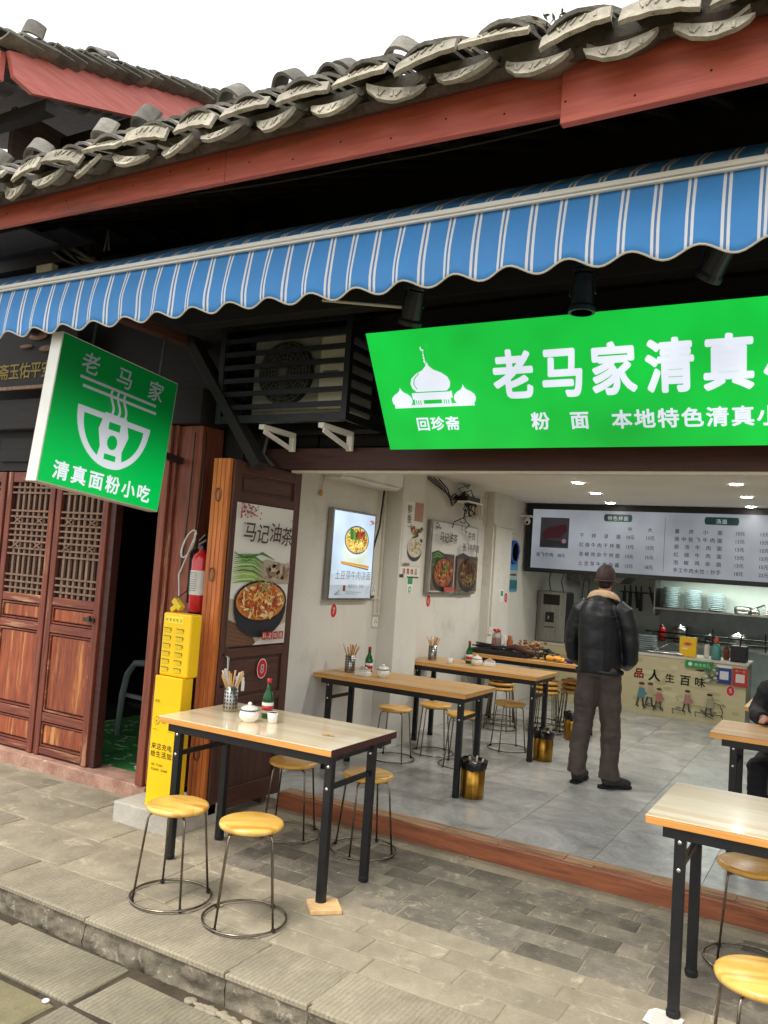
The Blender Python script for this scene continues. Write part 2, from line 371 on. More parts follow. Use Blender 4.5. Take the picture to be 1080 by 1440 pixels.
def struct(o, kind='structure'): o['kind'] = kind; return o
def copytree(o, parent=None):
    c = o.copy(); COL.objects.link(c); c.parent = parent
    for ch in list(o.children): copytree(ch, c)
    return c
def place(src, loc, rz=0, label=None, group=None):
    c = copytree(src); c.location = loc; c.rotation_euler = (0, 0, rz)
    if label: c['label'] = label
    if group: c['group'] = group
    return c
def remeshed(name, mb, mat, parent, vox=.012, sm=4, disp=0, dscale=9, seed=0):
    o = build(name, mb, mat, parent); r = o.modifiers.new('r', 'REMESH'); r.mode = 'VOXEL'; r.voxel_size = vox
    s = o.modifiers.new('s', 'SMOOTH'); s.iterations = sm; s.factor = .5
    dg = bpy.context.evaluated_depsgraph_get(); me = bpy.data.meshes.new_from_object(o.evaluated_get(dg))
    o.modifiers.clear(); old = o.data; o.data = me; bpy.data.meshes.remove(old)
    if disp:
        nn = [v.normal.copy() for v in me.vertices]
        for v, n_ in zip(me.vertices, nn):
            p = v.co*dscale+Vector((seed, 0, 0)); q = Vector((p.x, p.y, p.z*2.2))
            v.co += n_*disp*(noise.noise(q)+.5*noise.noise(q*2.3)-.1)
    me.polygons.foreach_set('use_smooth', [True]*len(me.polygons))
    if not me.materials: me.materials.append(mat)
    return o

# ---------------------------------------------------------------- flat print drawing
_tc = {}
def glyphs(s, bold=0.0):
    key = (s, bold)
    if key in _tc: return _tc[key]
    c = bpy.data.curves.new('t', 'FONT'); c.body = s; c.size = 1; c.resolution_u = 3
    o = bpy.data.objects.new('t', c); COL.objects.link(o)
    dg = bpy.context.evaluated_depsgraph_get(); me = bpy.data.meshes.new_from_object(o.evaluated_get(dg))
    vs = [v.co.xy.copy() for v in me.vertices]; fs = [tuple(p.vertices) for p in me.polygons]
    if bold > 0:            # thicken every stroke: a band along each outline edge and a small disc at each corner
        ec = {}
        for p in me.polygons:
            for e in p.edge_keys: ec[e] = ec.get(e, 0)+1
        used = set()
        for (i, j), n in ec.items():
            if n != 1: continue
            a, b = vs[i], vs[j]; d = (b-a)
            if d.length < 1e-6: continue
            q = Vector((-d.y, d.x)).normalized()*bold; o_ = len(vs); vs += [a-q, b-q, b+q, a+q]; fs.append((o_, o_+1, o_+2, o_+3)); used |= {i, j}
        for i in used:
            o_ = len(vs); a = vs[i]; vs += [a+Vector((math.cos(k*PI/3), math.sin(k*PI/3)))*bold for k in range(6)]; fs.append(tuple(range(o_, o_+6)))
    bpy.data.objects.remove(o); bpy.data.curves.remove(c); bpy.data.meshes.remove(me)
    x0 = min(v.x for v in vs); x1 = max(v.x for v in vs)
    _tc[key] = (vs, fs, x0, x1); return _tc[key]
class Print:
    """coloured shapes stacked on a plane: O origin (lower left), U and V unit vectors"""
    def __init__(s, O, U, V, eps=.0007):
        s.O, s.U, s.V = Vector(O), Vector(U).normalized(), Vector(V).normalized(); s.N = s.U.cross(s.V); s.k = 0; s.mb = MB(); s.eps = eps; s.tf = None
    def P(s, u, v):
        if s.tf: u, v = s.tf(u, v)
        return s.O+s.U*u+s.V*v+s.N*(s.k*s.eps)
    def poly(s, pts, c, layer=True):
        if layer: s.k += 1
        s.mb.add([s.P(*p) for p in pts], [tuple(range(len(pts)))], lin(c)); return s
    def rect(s, u0, u1, v0, v1, c, layer=True): return s.poly([(u0, v0), (u1, v0), (u1, v1), (u0, v1)], c, layer)
    def ell(s, u, v, a, b, c, n=24, rot=0, layer=True, t0=0, t1=2*PI):
        cr, sr = math.cos(rot), math.sin(rot); full = t1-t0 > 6.2; pts = []
        for i in range(n if full else n+1):
            t = t0+(t1-t0)*i/n; x, y = a*math.cos(t), b*math.sin(t); pts.append((u+x*cr-y*sr, v+x*sr+y*cr))
        return s.poly(pts, c, layer)
    def stroke(s, pts, w, c, layer=True, taper=False):
        if layer: s.k += 1
        L = []; R = []; n = len(pts)
        for i, p in enumerate(pts):
            a = pts[max(i-1, 0)]; b = pts[min(i+1, n-1)]; dx, dy = b[0]-a[0], b[1]-a[1]; l = math.hypot(dx, dy) or 1
            ww = w/2*((1-abs(2*i/(n-1)-1))*.8+.2 if taper else 1)
            L.append((p[0]-dy/l*ww, p[1]+dx/l*ww)); R.append((p[0]+dy/l*ww, p[1]-dx/l*ww))
        vs = [s.P(*p) for p in L+R]; s.mb.add(vs, [(i, n+i, n+i+1, i+1)[::1] for i in range(n-1)], lin(c)); return s
    def text(s, st, u, v, size, c, bold=0.0, sx=1.0, align='C', step=None, skew=0, jit=0):
        s.k += 1
        rnd = random.Random(hash(len(st))+3)
        items = [(st, 0)] if step is None else [(ch, i*step) for i, ch in enumerate(st)]
        tot = 0 if step is None else (len(st)-1)*step
        for ch, du in items:
            if ch == ' ': continue
            vs, fs, x0, x1 = glyphs(ch, bold); mid = (x0+x1)/2 if (align == 'C' or step) else x0
            off = du-(tot/2 if (step and align == 'C') else 0); jy = rnd.uniform(-jit, jit)
            s.mb.add([s.P(u+off+(p.x-mid)*size*sx+skew*(p.y)*size, v+(p.y+jy)*size) for p in vs], fs, lin(c))
        return s
    def bowl(s, u, v, r, h, body, rim, pal, n=110, greens=14, seed=1, flat=.5):
        """a noodle bowl in a picture: body below the rim ellipse, strands and herbs inside it"""
        rd = random.Random(seed); m_ = 14
        pts = [(u+r*math.cos(PI+PI*i/m_), v+h*math.sin(PI+PI*i/m_)*(1 if 0 < i < m_ else 0)) for i in range(m_+1)]
        s.poly([(u+r*math.cos(PI+PI*i/m_)*(1-.0), v-h*abs(math.sin(PI*i/m_))**.8) for i in range(m_+1)], body)
        s.ell(u, v, r, r*flat, rim); s.ell(u, v, r*.93, r*flat*.9, pal[0])
        for i in range(n):
            t = rd.uniform(0, 2*PI); q = rd.random()**.5*.8; x, y = u+r*q*math.cos(t), v+r*flat*q*math.sin(t)
            a = rd.uniform(0, PI); l = r*rd.uniform(.12, .3); cv = rd.uniform(-.5, .5)
            pp = [(x+l*(k/4-.5)*math.cos(a+cv*k/4), y+l*flat*1.4*(k/4-.5)*math.sin(a+cv*k/4)) for k in range(5)]
            s.stroke(pp, r*rd.uniform(.03, .07), rd.choice(pal[1:]), layer=(i % 6 == 0))
        for i in range(greens):
            t = rd.uniform(0, 2*PI); q = rd.random()*.35; x, y = u+r*q*math.cos(t), v+r*.15+r*flat*q*math.sin(t)
            s.ell(x, y, r*rd.uniform(.05, .13), r*rd.uniform(.03, .06), rd.choice([(110, 160, 50), (70, 130, 40), (150, 190, 90)]), 8, rd.uniform(0, PI), layer=(i % 4 == 0))
        return s
    def build(s, name, mat, parent=None, label=None): return build(name, s.mb, mat, parent, label=label)
# ================================================================ GROUND
X0, X1 = -6.6, 1.3
g = struct(build('ground', MB().box(-120, 120, -120, 2.3, -.30, -.20), M['olive']))
st = struct(build('street', MB().box(-9, 4, -1.5, 2.672, -.199, -.129), M['soil']))
rnd = random.Random(3)
def piece(name, x0, x1, y0, y1, z0, z1, mat, parent, wob=.006, bev=.004, tilt=.002):
    c = Vector(((x0+x1)/2, (y0+y1)/2, z1)); vs = []
    for (x, y) in ((x0, y0), (x1, y0), (x1, y1), (x0, y1)):
        # one extra point per side keeps the outline a little uneven
        vs.append((x+rnd.uniform(-wob, wob), y+rnd.uniform(-wob, wob)))
    out = []
    for i in range(4):
        a, b = vs[i], vs[(i+1) % 4]; out.append(a)
        t = rnd.uniform(.35, .65); out.append((a[0]+(b[0]-a[0])*t+rnd.uniform(-wob, wob)*.6, a[1]+(b[1]-a[1])*t+rnd.uniform(-wob, wob)*.6))
    tz = [rnd.uniform(-tilt, 0) for _ in range(8)]; n = 8
    mb = MB(); ins = []
    cx, cy = c.x, c.y
    for (x, y) in out:
        d = math.hypot(x-cx, y-cy) or 1; k_ = (d-bev*1.6)/d; ins.append((cx+(x-cx)*k_, cy+(y-cy)*k_))
    V = [(x, y, z0) for x, y in out]+[(x, y, z1-bev+tz[i]) for i, (x, y) in enumerate(out)]+[(x, y, z1+tz[i]) for i, (x, y) in enumerate(ins)]
    F = [(i, (i+1) % n, n+(i+1) % n, n+i) for i in range(n)]+[(n+i, n+(i+1) % n, 2*n+(i+1) % n, 2*n+i) for i in range(n)]+[tuple(range(2*n, 3*n))]
    mb.add(V, F)
    return build(name, mb, M[mat], parent, loc=c)
# street slabs (lower level, top at -0.115)
for x0, x1, y0, y1, mt, dz in ((-4.6, -3.33, 2.30, 2.62, 'street', 0), (-3.32, -2.60, 2.31, 2.63, 'street', .003), (-2.585, -1.75, 2.32, 2.60, 'street', -.003), (-1.74, -.9, 2.32, 2.61, 'street', 0),
        (-.88, .1, 2.31, 2.58, 'street', 0), (-3.9, -2.62, 1.72, 2.285, 'olive', .0), (-2.60, -1.95, 2.0, 2.315, 'street', -.006), (-1.93, -1.2, 1.7, 2.31, 'street', 0), (-5.4, -3.92, 1.7, 2.28, 'street', 0),
        (-2.60, -1.95, 1.4, 1.98, 'street', 0), (-3.9, -2.62, 1.1, 1.7, 'street', 0), (-1.18, -.2, 1.6, 2.3, 'street', 0)):
    piece('paving_slab', x0, x1, y0, y1, -.19, -.115+dz, mt, st, .012, .008, .006)
sw = struct(build('sidewalk', MB().box(X0, X1, 2.703, 4.60, -.2, -.0055), M['mortar']))
xs = [-6.6, -5.9, -5.05, -4.2, -3.62, -2.93, -2.12, -1.72, -.95, -.2, .6, 1.3]
for a, b in zip(xs, xs[1:]):                    # kerb slabs with a hewn face
    piece('kerb_slab', a+.003, b-.003, 2.672, 2.99+rnd.uniform(-.01, .01), -.022, 0, 'kerb', sw, .004, .006, .002)
    mb = MB(); nx, nz = int((b-a)/.022), 8
    gv = []
    for i in range(nx+1):
        for j in range(nz+1):
            x = a+.002+(b-a-.004)*i/nx; z = -.155+(.137)*j/nz; p = Vector((x*13, 7.7, z*16))
            d = .026*noise.noise(p)+.016*noise.noise(p*2.7)+.008*noise.noise(p*6); d *= 1 if j < nz else .2
            gv.append((x, 2.680+d*.8-.03*(1-j/nz)*abs(noise.noise(p*.6)), z))
    gf = [(i*(nz+1)+j, (i+1)*(nz+1)+j, (i+1)*(nz+1)+j+1, i*(nz+1)+j+1) for i in range(nx) for j in range(nz)]
    mb.add(gv, gf); build('kerb_face', mb, M['rough'], sw, loc=((a+b)/2, 2.69, -.07), smooth=True)
def rowfill(y0, y1, x_a, x_b, L, mat, first=0, var=.15, nm='paving_brick', z=0, dark=None):
    x = x_a-first
    while x < x_b-.02:
        l = L*rnd.uniform(1-var, 1+var); a, b = max(x, x_a), min(x+l, x_b)
        if b-a > .03: piece(nm, a+.003, b-.003, y0+.003, y1-.003, -.03, z+rnd.uniform(-.002, .0005), mat, sw, .003, .003, .0015)
        x += l
ys = [4.415, 4.275, 4.14, 3.995, 3.855, 3.715, 3.575]
for k in range(6): rowfill(ys[k+1], ys[k], -2.95, .62, .285, 'brick', first=.14*(k % 2)+.03*k)
rowfill(3.435, 3.57, -2.95, .9, .42, 'slab', .1); rowfill(3.31, 3.43, -2.6, .9, .47, 'slab', .3, nm='paving_slab')
rowfill(3.15, 3.305, -2.75, .9, .5, 'slab', .15, nm='paving_slab'); rowfill(2.995, 3.145, -2.75, .9, .52, 'slab', .33, nm='paving_slab')
for x0, x1, y0, y1 in ((-3.62, -2.98, 3.45, 4.1), (-2.97, -2.77, 3.0, 3.42), (-3.5, -2.99, 3.0, 3.44), (-4.25, -3.51, 3.0, 3.36), (-4.05, -3.63, 3.37, 3.75), (-4.75, -4.06, 3.37, 3.75),
        (-4.9, -4.26, 3.0, 3.36), (-5.6, -4.91, 3.0, 3.4), (-5.35, -4.76, 3.41, 3.78), (-4.7, -4.1, 3.76, 4.02), (-5.4, -4.71, 3.79, 4.02), (-6.5, -5.61, 3.0, 3.5), (-6.5, -5.41, 3.51, 4.02), (-4.05, -3.63, 3.76, 4.02), (-2.97, -2.96+.2, 3.44, 3.56)):
    piece('flagstone', x0+.001, x1-.001, y0+.001, y1-.001, -.03, rnd.uniform(-.002, .0005), 'flag', sw, .009, .003, .002)
piece('paving_slab', -3.3, -1.9, 4.42, 4.555, -.03, .001, 'slab', sw, .004); piece('paving_slab', -1.89, -.6, 4.42, 4.555, -.03, .0, 'slab', sw, .004); piece('paving_slab', -.59, .9, 4.42, 4.555, -.03, .0, 'slab', sw, .004)
lt = MB()
for (x, y, a) in ((-1.42, 3.2, .3), (-2.9, 3.5, 1)): lt.box(-.03, .03, -.0035, .0035, .0005, .006, Matrix.Translation((x, y, 0)) @ Matrix.Rotation(a, 4, 'Z'))
bt = build('metal_crown', MB().lathe([(.0001, .0), (.014, .0), (.0145, .002), (.014, .006), (.012, .0075), (.0001, .0075)], 18, (-2.66, 2.27, -.115)), M['white'], smooth=True); tag(bt, 'small white round bottle cap lying on the olive street concrete', 'bottle top')
cg = build('cigarette_end', MB().tube([(-3.17, 2.335, -.104), (-3.13, 2.375, -.104)], .004, 8), M['paper']); tag(cg, 'white cigarette end lying on the chiselled street slab', 'cigarette end')
pc = MB()
for i in range(26):
    t = i/25; pc.ell((-2.27+.35*t+rnd.uniform(-.02, .02), 2.61+rnd.uniform(-.012, .03), -.128), (rnd.uniform(.012, .035), rnd.uniform(.006, .02), rnd.uniform(.006, .011)), 6)
for i in range(0): pc.ell((rnd.uniform(-3.1, -2.3), 2.668+rnd.uniform(-.006, .01), rnd.uniform(-.11, -.05)), (rnd.uniform(.008, .022), .012, rnd.uniform(.006, .016)), 4)
o = build('mortar_crumbs', pc, M['mortar'], smooth=True); o['kind'] = 'stuff'; o['label'] = 'pale lumps of mortar along the foot of the kerb'; o['category'] = 'rubble'

# ================================================================ SHOP HOUSE
sh = thing('shop_house', 'timber fronted noodle shop house with red eaves board and grey tiled roof', 'building', (-1.5, 4.6, 0))
def sp(name, mb, mat, **k): return build(name, mb, M[mat], sh, **k)
sp('lintel', MB().box(-3.60, 1.25, 4.50, 4.66, 2.255, 2.40), 'lintel', bevel=.006)
sp('trim', MB().box(-3.36, 1.25, 4.53, 4.60, 2.237, 2.2535), 'conduit')
sp('door_sill', MB().box(-3.30, 1.25, 4.56, 4.70, -.02, .096), 'sill_wood', bevel=.006)
mb = MB(); rs = random.Random(9); x = -3.28
while x < 1.2:
    l = rs.uniform(.1, .5); mb.box(x, min(x+l, 1.24), 4.575+rs.uniform(0, .03), 4.685, .0965, .1+rs.uniform(.001, .008)); x += l+.002
sp('sill_cap', mb, 'sill_worn')
sp('base_board', MB().box(-3.86, -3.43, 4.56, 4.62, 0, .13), 'leaf_wood')
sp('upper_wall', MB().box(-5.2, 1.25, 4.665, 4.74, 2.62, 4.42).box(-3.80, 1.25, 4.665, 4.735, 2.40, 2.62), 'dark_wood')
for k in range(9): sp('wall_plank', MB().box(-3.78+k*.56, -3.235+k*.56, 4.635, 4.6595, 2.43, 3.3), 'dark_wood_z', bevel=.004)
sp('side_wall', MB().box(1.2, 1.28, 4.7, 13.3, 0, 4.1), 'plaster')
# eaves boards
sp('eaves_board', MB().prism([(-5.2, 3.33), (-2.452, 3.280), (-2.452, 3.475), (-5.2, 3.52)], ((0, 2.68, 0), (1, 0, 0), (0, 0, 1)), .03), 'red_beam', bevel=.003)
sp('eaves_board', MB().prism([(-2.449, 3.279), (-.924, 3.252), (-.924, 3.45), (-2.449, 3.475)], ((0, 2.678, 0), (1, 0, 0), (0, 0, 1)), .03), 'red_beam', bevel=.003)
for k in range(26):
    nx_ = -4.9+k*.235; nz_ = (3.36 if nx_ < -2.45 else 3.32)+.03*(k % 2)-.012*(nx_+3)
    if nx_ > -.95: nz_ -= .05
    sp('nail', MB().lathe([(.001, .004), (.004, .0)], 8, (nx_, 2.649 if nx_ < -2.45 else (2.647 if nx_ < -.92 else 2.619), nz_), (0, -1, 0)), 'rubber')
sp('eaves_board', MB().prism([(-.921, 3.199), (1.2, 3.23), (1.2, 3.43), (-.921, 3.42)], ((0, 2.655, 0), (1, 0, 0), (0, 0, 1)), .035), 'red_beam', bevel=.003)
SL = rad(25); cs, sn = math.cos(SL), math.sin(SL)
def rp(x, s, h=0): return Vector((x, 2.50+s*cs-h*sn, 3.41+s*sn+h*cs))
def slab(a, b, s0, s1, h0, h1):
    mb = MB(); V = [rp(x, s, h) for h in (h0, h1) for s in (s0, s1) for x in (a, b)]
    return mb.add(V, [(0, 2, 3, 1), (4, 5, 7, 6), (0, 1, 5, 4), (2, 6, 7, 3), (0, 4, 6, 2), (1, 3, 7, 5)])
roof = sp('roof', slab(-5.2, 1.3, .05, 5.0, -.055, -.02), 'dark_wood_y')
build('mortar_bed', slab(-5.2, 1.3, .11, .5, -.019, .048), M['tile'], roof)
sp('roof_ridge', MB().tube([(-5.2, 2.5+5*cs, 3.41+5*sn), (1.3, 2.5+5*cs, 3.41+5*sn)], .14, 10), 'tile')
for k in range(22):
    x = -5.1+k*.295; sp('rafter', MB().bar(rp(x, .2, -.09), rp(x, 2.4, -.09), .06, .08), 'dark_wood_y')
# curved tile: arc across x, long along the slope
def tile_mesh(w, l, sag, t=.012, n=6, taper=.9):
    mb = MB(); V = []
    for s_ in (0, l):
        ww = w*(1 if s_ == 0 else taper)
        for h in (0, t):
            for i in range(n+1):
                u = (i/n-.5); V.append((u*ww, s_, sag*(1-4*u*u)+h))
    q = n+1; F = []
    for i in range(n):
        F += [(i, i+1, 2*q+i+1, 2*q+i), (q+i, 3*q+i, 3*q+i+1, q+i+1), (i, q+i, q+i+1, i+1), (2*q+i, 2*q+i+1, 3*q+i+1, 3*q+i)]
    F += [(0, 2*q, 3*q, q), (n, q+n, 3*q+n, 2*q+n)]
    return mb.add(V, F)
def mk(mb, name, mat):
    me = bpy.data.meshes.new(name); me.from_pydata([tuple(v) for v in mb.v], [], mb.f); me.update(); me.materials.append(M[mat])
    me.polygons.foreach_set('use_smooth', [True]*len(me.polygons))
    try: me.set_sharp_from_angle(angle=rad(35))
    except Exception: pass
    return me
cover = mk(tile_mesh(.185, .19, .036), 'cover_tile', 'tile'); pan = mk(tile_mesh(.20, .21, -.03), 'pan_tile', 'tile')
curl = mk(tile_mesh(.15, .10, .055, .014, 8), 'curl_tile', 'tile')
def face_mesh(w, h, down):          # fan shaped plate at the end of a tile
    mb = MB(); n = 8; top = []; bot = []
    for i in range(n+1):
        u = i/n-.5
        if down: top.append((u*w, -.020*(1-4*u*u))); bot.append((u*w*.9, -.020*(1-4*u*u)-h*(1-.5*(2*abs(u))**2)*(1+.08*math.sin(u*23))))
        else: top.append((u*w, .036*(1-4*u*u))); bot.append((u*w*1.02, .036*(1-4*u*u)*.6-h*(1+.05*math.sin(u*19))))
    V = [(x, 0, z) for x, z in top]+[(x, 0, z) for x, z in bot]+[(x, .016, z) for x, z in top]+[(x, .016, z) for x, z in bot]
    q = n+1; F = []
    for i in range(n):
        F += [(i, q+i, q+i+1, i+1), (2*q+i, 2*q+i+1, 3*q+i+1, 3*q+i), (i, i+1, 2*q+i+1, 2*q+i), (q+i, 3*q+i, 3*q+i+1, q+i+1)]
    F += [(0, 2*q, 3*q, q), (n, q+n, 3*q+n, 2*q+n)]
    mb.add(V, F)
    for a in range(5):              # raised relief strokes
        u = (a/4-.5)*w*.55; zt = -.02*(1-4*(u/w)**2) if down else .036*(1-4*(u/w)**2); mb.bar((u, -.001, zt-h*.25), (u+rs.uniform(-.015, .015), -.001, zt-h*.7), .009, .005)
    return mb
fdown = mk(face_mesh(.215, .06, True), 'pan_face', 'tile_face'); fup = mk(face_mesh(.215, .066, False), 'cover_face', 'tile_face')
def inst(name, me, parent, loc, rot, sc=1.0):
    o = bpy.data.objects.new(name, me); COL.objects.link(o); o.parent = parent; o.location = Vector(loc)-woff(parent)
    o.rotation_euler = rot; o.scale = (sc,)*3 if not isinstance(sc, tuple) else sc; return o
rt_ = random.Random(21); P_ = .272
ncol = 23
for c in range(ncol):
    x = -5.05+c*P_; big = 1.1 if x > -1.6 else 1.0; lift = .02 if x < -1 else -.01-.03*max(0, x+1)
    rr_ = lambda a: rt_.uniform(-a, a)
    p = rp(x, -.02, -.03+lift)
    inst('drip_tile', fdown, roof, p+Vector((rr_(.008), rr_(.01), .022)), (rad(-24)+rr_(.25), rr_(.2), rr_(.22)), (big, 1, 1))
    for k in range(4):
        q = rp(x, -.01+k*.085, -.02+lift+k*.011); inst('pan_tile', pan, roof, q+Vector((rr_(.006), 0, 0)), (SL-.14+rr_(.05), rr_(.05), rr_(.08)), (big, 1, 1))
    xc = x+P_/2; p = rp(xc, -.015, .03+lift)
    inst('end_tile', fup, roof, p+Vector((rr_(.01), rr_(.01), .03)), (rad(-36)+rr_(.28), rr_(.2), rr_(.22)), (big, 1, 1))
    for k in range(4):
        q = rp(xc, .0+k*.08, .045+lift+k*.014); inst('cover_tile', cover, roof, q+Vector((rr_(.008), 0, 0)), (SL-.18+rr_(.06), rr_(.06), rr_(.1)), (big, 1, 1.15))
    q = rp(xc, .27+rr_(.05), .115+lift+rr_(.012))
    if rt_.random() < .72: inst('curled_tile', curl, roof, q, (rad(50)+rr_(.3), rr_(.15), rr_(.25)), (big*1.05, 1, 1.1))
    if rt_.random() < .35: inst('curled_tile', curl, roof, rp(xc, .20, .10+lift), (rad(24)+rr_(.3), rr_(.15), rr_(.25)), (big*.95, 1, 1))
mb = MB()
for c in range(24*4+1):
    x = -5.15+c*P_/4
for r_ in range(26):
    s0 = .42+r_*.17; n = 24*4; V = []
    for i in range(n+1):
        h = .055+.045*math.cos(2*PI*(i/4)+PI)
        V.append(rp(-5.15+i*P_/4, s0, h+.015)); V.append(rp(-5.15+i*P_/4, s0+.19, h-.012))
    mb.add(V, [(2*i, 2*i+2, 2*i+3, 2*i+1) for i in range(n)])
o = build('tile_field', mb, M['tile'], roof); o['kind'] = 'stuff'
# leaves and twigs caught between tiles
mb = MB()
for i in range(110):
    x = rt_.choice([-.95, -.55, -.5, -1.35, -1.3, -.93]); p = rp(x+rt_.uniform(-.05, .05), rt_.uniform(0, .25), .07+rt_.uniform(0, .04)); a = Vector((rt_.uniform(-1, 1), rt_.uniform(-1, 1), rt_.uniform(-.5, .8))).normalized()*.016; b = a.orthogonal().normalized()*.006
    mb.add([p-a, p+b, p+a, p-b], [(0, 1, 2, 3)])
o = build('dry_leaves', mb, simple('dry brown leaf', (112, 92, 60), .8, rand=.2)); o['kind'] = 'stuff'; o['label'] = 'dry leaves and moss caught between the eaves tiles'; o['category'] = 'leaves'
# porch ceiling boards and beams under the awning
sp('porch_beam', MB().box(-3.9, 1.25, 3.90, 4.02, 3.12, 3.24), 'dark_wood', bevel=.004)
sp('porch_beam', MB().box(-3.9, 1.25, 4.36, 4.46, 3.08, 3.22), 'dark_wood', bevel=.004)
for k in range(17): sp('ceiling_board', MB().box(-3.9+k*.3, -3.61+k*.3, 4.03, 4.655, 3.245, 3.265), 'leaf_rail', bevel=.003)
for k in range(17): sp('ceiling_board', MB().box(-3.9+k*.3, -3.61+k*.3, 3.4, 3.89, 3.30, 3.32), 'leaf_rail', bevel=.003)
sp('brace', MB().bar((-3.98, 4.12, 3.10), (-3.30, 4.12, 2.22), .07, .11, (0, 1, 0)), 'dark_wood', bevel=.006)
sp('tie_beam', MB().box(-4.05, -3.97, 3.12, 4.55, 3.05, 3.12), 'leaf_rail', bevel=.004)
for k in range(7): sp('soffit_board', MB().box(-5.15, -3.95, 2.75+k*.24, 2.985+k*.24, 3.33+k*.1, 3.35+k*.1), 'dark_wood')
sp('corner_post', MB().box(-3.84, -3.66, 4.36, 4.60, 0, 4.0), 'dark_wood_z', bevel=.008)
sp('filler_panel', MB().box(-3.66, -3.56, 4.50, 4.55, .0, 2.5), 'dark_wood_z')

# ================================================================ TIMBER HOUSE ON THE LEFT
lh = thing('timber_house', 'old timber house with carved lattice doors standing left of the shop', 'building', (-5.2, 4.2, 0))
def lp(name, mb, mat, **k): return build(name, mb, M[mat], lh, **k)
sill = lp('sill_stone', MB().box(-6.7, -4.02, 4.075, 4.30, -.02, .085), 'pinkstone', bevel=.008)
lp('corner_post', MB().box(-4.00, -3.80, 4.11, 4.32, .10, 2.50), 'post_wood', bevel=.006)
lp('door_jamb', MB().box(-4.10, -4.035, 4.06, 4.26, .085, 2.50), 'post_wood', bevel=.005)
lp('door_stop', MB().box(-4.033, -3.998, 4.085, 4.24, .10, 2.50), 'door_wood_z', bevel=.003)
lp('head_beam', MB().box(-6.7, -3.78, 4.05, 4.30, 2.505, 2.74), 'dark_wood', bevel=.006)
lp('transom', MB().box(-6.7, -4.11, 4.14, 4.20, 2.19, 2.504), 'dark_wood')
for k in range(4): lp('transom_panel', MB().box(-6.55+k*.62, -6.02+k*.62, 4.118, 4.139, 2.26, 2.45), 'dark_wood', bevel=.005)
lp('upper_wall', MB().box(-6.7, -3.8, 4.24, 4.30, 2.75, 4.6), 'dark_wood')
lp('side_wall', MB().box(-5.55, -5.45, 4.31, 9, 2.9, 4.45), 'dark_wood_y')
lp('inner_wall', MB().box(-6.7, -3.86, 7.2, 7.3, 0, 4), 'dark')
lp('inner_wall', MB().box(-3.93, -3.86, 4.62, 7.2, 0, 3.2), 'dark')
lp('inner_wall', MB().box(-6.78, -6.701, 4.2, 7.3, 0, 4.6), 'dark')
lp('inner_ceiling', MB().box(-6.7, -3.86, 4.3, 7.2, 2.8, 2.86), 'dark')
def door_leaf(x0, x1, y=4.14, nm='old carved lattice door leaf'):
    L = build('door_leaf', MB().box(x0+.02, x1-.02, y+.026, y+.030, .11, 2.16), M['dark'], lh)
    W = x1-x0; s = .058
    def d(n, mb, mat, **k): return build(n, mb, M[mat], L, **k)
    for a in (x0, x1-s): d('stile', MB().box(a, a+s, y-.012, y+.025, .09, 2.18), 'door_wood_z', bevel=.006)
    for z0, z1 in ((.10, .15), (.335, .40), (.985, 1.045), (1.185, 1.245), (2.10, 2.18)):
        d('rail', MB().box(x0+s+.001, x1-s-.001, y-.008, y+.025, z0, z1), 'door_wood_x', bevel=.005)
    for z0, z1 in ((.155, .33), (.405, .98), (1.05, 1.18)):
        d('panel', MB().box(x0+s+.02, x1-s-.02, y+.006, y+.025, z0+.02, z1-.02), 'door_panel', bevel=.01)
    mb = MB()     # carved lines round the panels
    for z0, z1 in ((.155, .33), (.405, .98), (1.05, 1.18)):
        for (a, b, c_, e) in ((x0+s+.004, x1-s-.004, z0+.003, z0+.013), (x0+s+.004, x1-s-.004, z1-.013, z1-.003), (x0+s+.004, x0+s+.014, z0+.0135, z1-.0135), (x1-s-.014, x1-s-.004, z0+.0135, z1-.0135)):
            mb.box(a, b, y-.001, y+.022, c_, e)
    d('moulding', mb, 'door_wood_x')
    a, b = x0+s+.002, x1-s-.002; n = 7; st_ = (b-a)/n
    for i in range(1, n): d('lattice_bar', MB().box(a+st_*i-.0115, a+st_*i+.0115, y+.004, y+.022, 1.246, 2.099), 'lattice')
    # cross bars close together with two long open bands
    zs = [1.285, 1.335, 1.385, 1.545, 1.59, 1.645, 1.69, 1.735, 1.78, 1.835, 1.88, 2.02, 2.062]
    for z in zs: d('lattice_bar', MB().box(a, b, y-.004, y+.0035, z-.007, z+.007), 'lattice')
    for z in (1.617, 1.807):
        for i in (1.5, 5.5):
            cx = a+st_*i; mb = MB()
            for sx in (-1, 1): mb.bar((cx-sx*st_*.55, y-.006-.001*sx, z-.02), (cx+sx*st_*.55, y-.006-.001*sx, z+.02), .008, .009)
            d('carved_cross', mb, 'lattice')
    return L
door_leaf(-6.42, -5.84); door_leaf(-5.81, -5.245); dl = door_leaf(-5.225, -4.66)
build('latch', MB().box(-4.80, -4.69, 4.112, 4.124, 1.10, 1.13).box(-4.735, -4.715, 4.095, 4.111, 1.105, 1.145), M['steel_dark'], dl)
lp('door_edge', MB().box(-4.655, -4.60, 4.15, 4.22, .09, 2.18), 'lintel', bevel=.004)
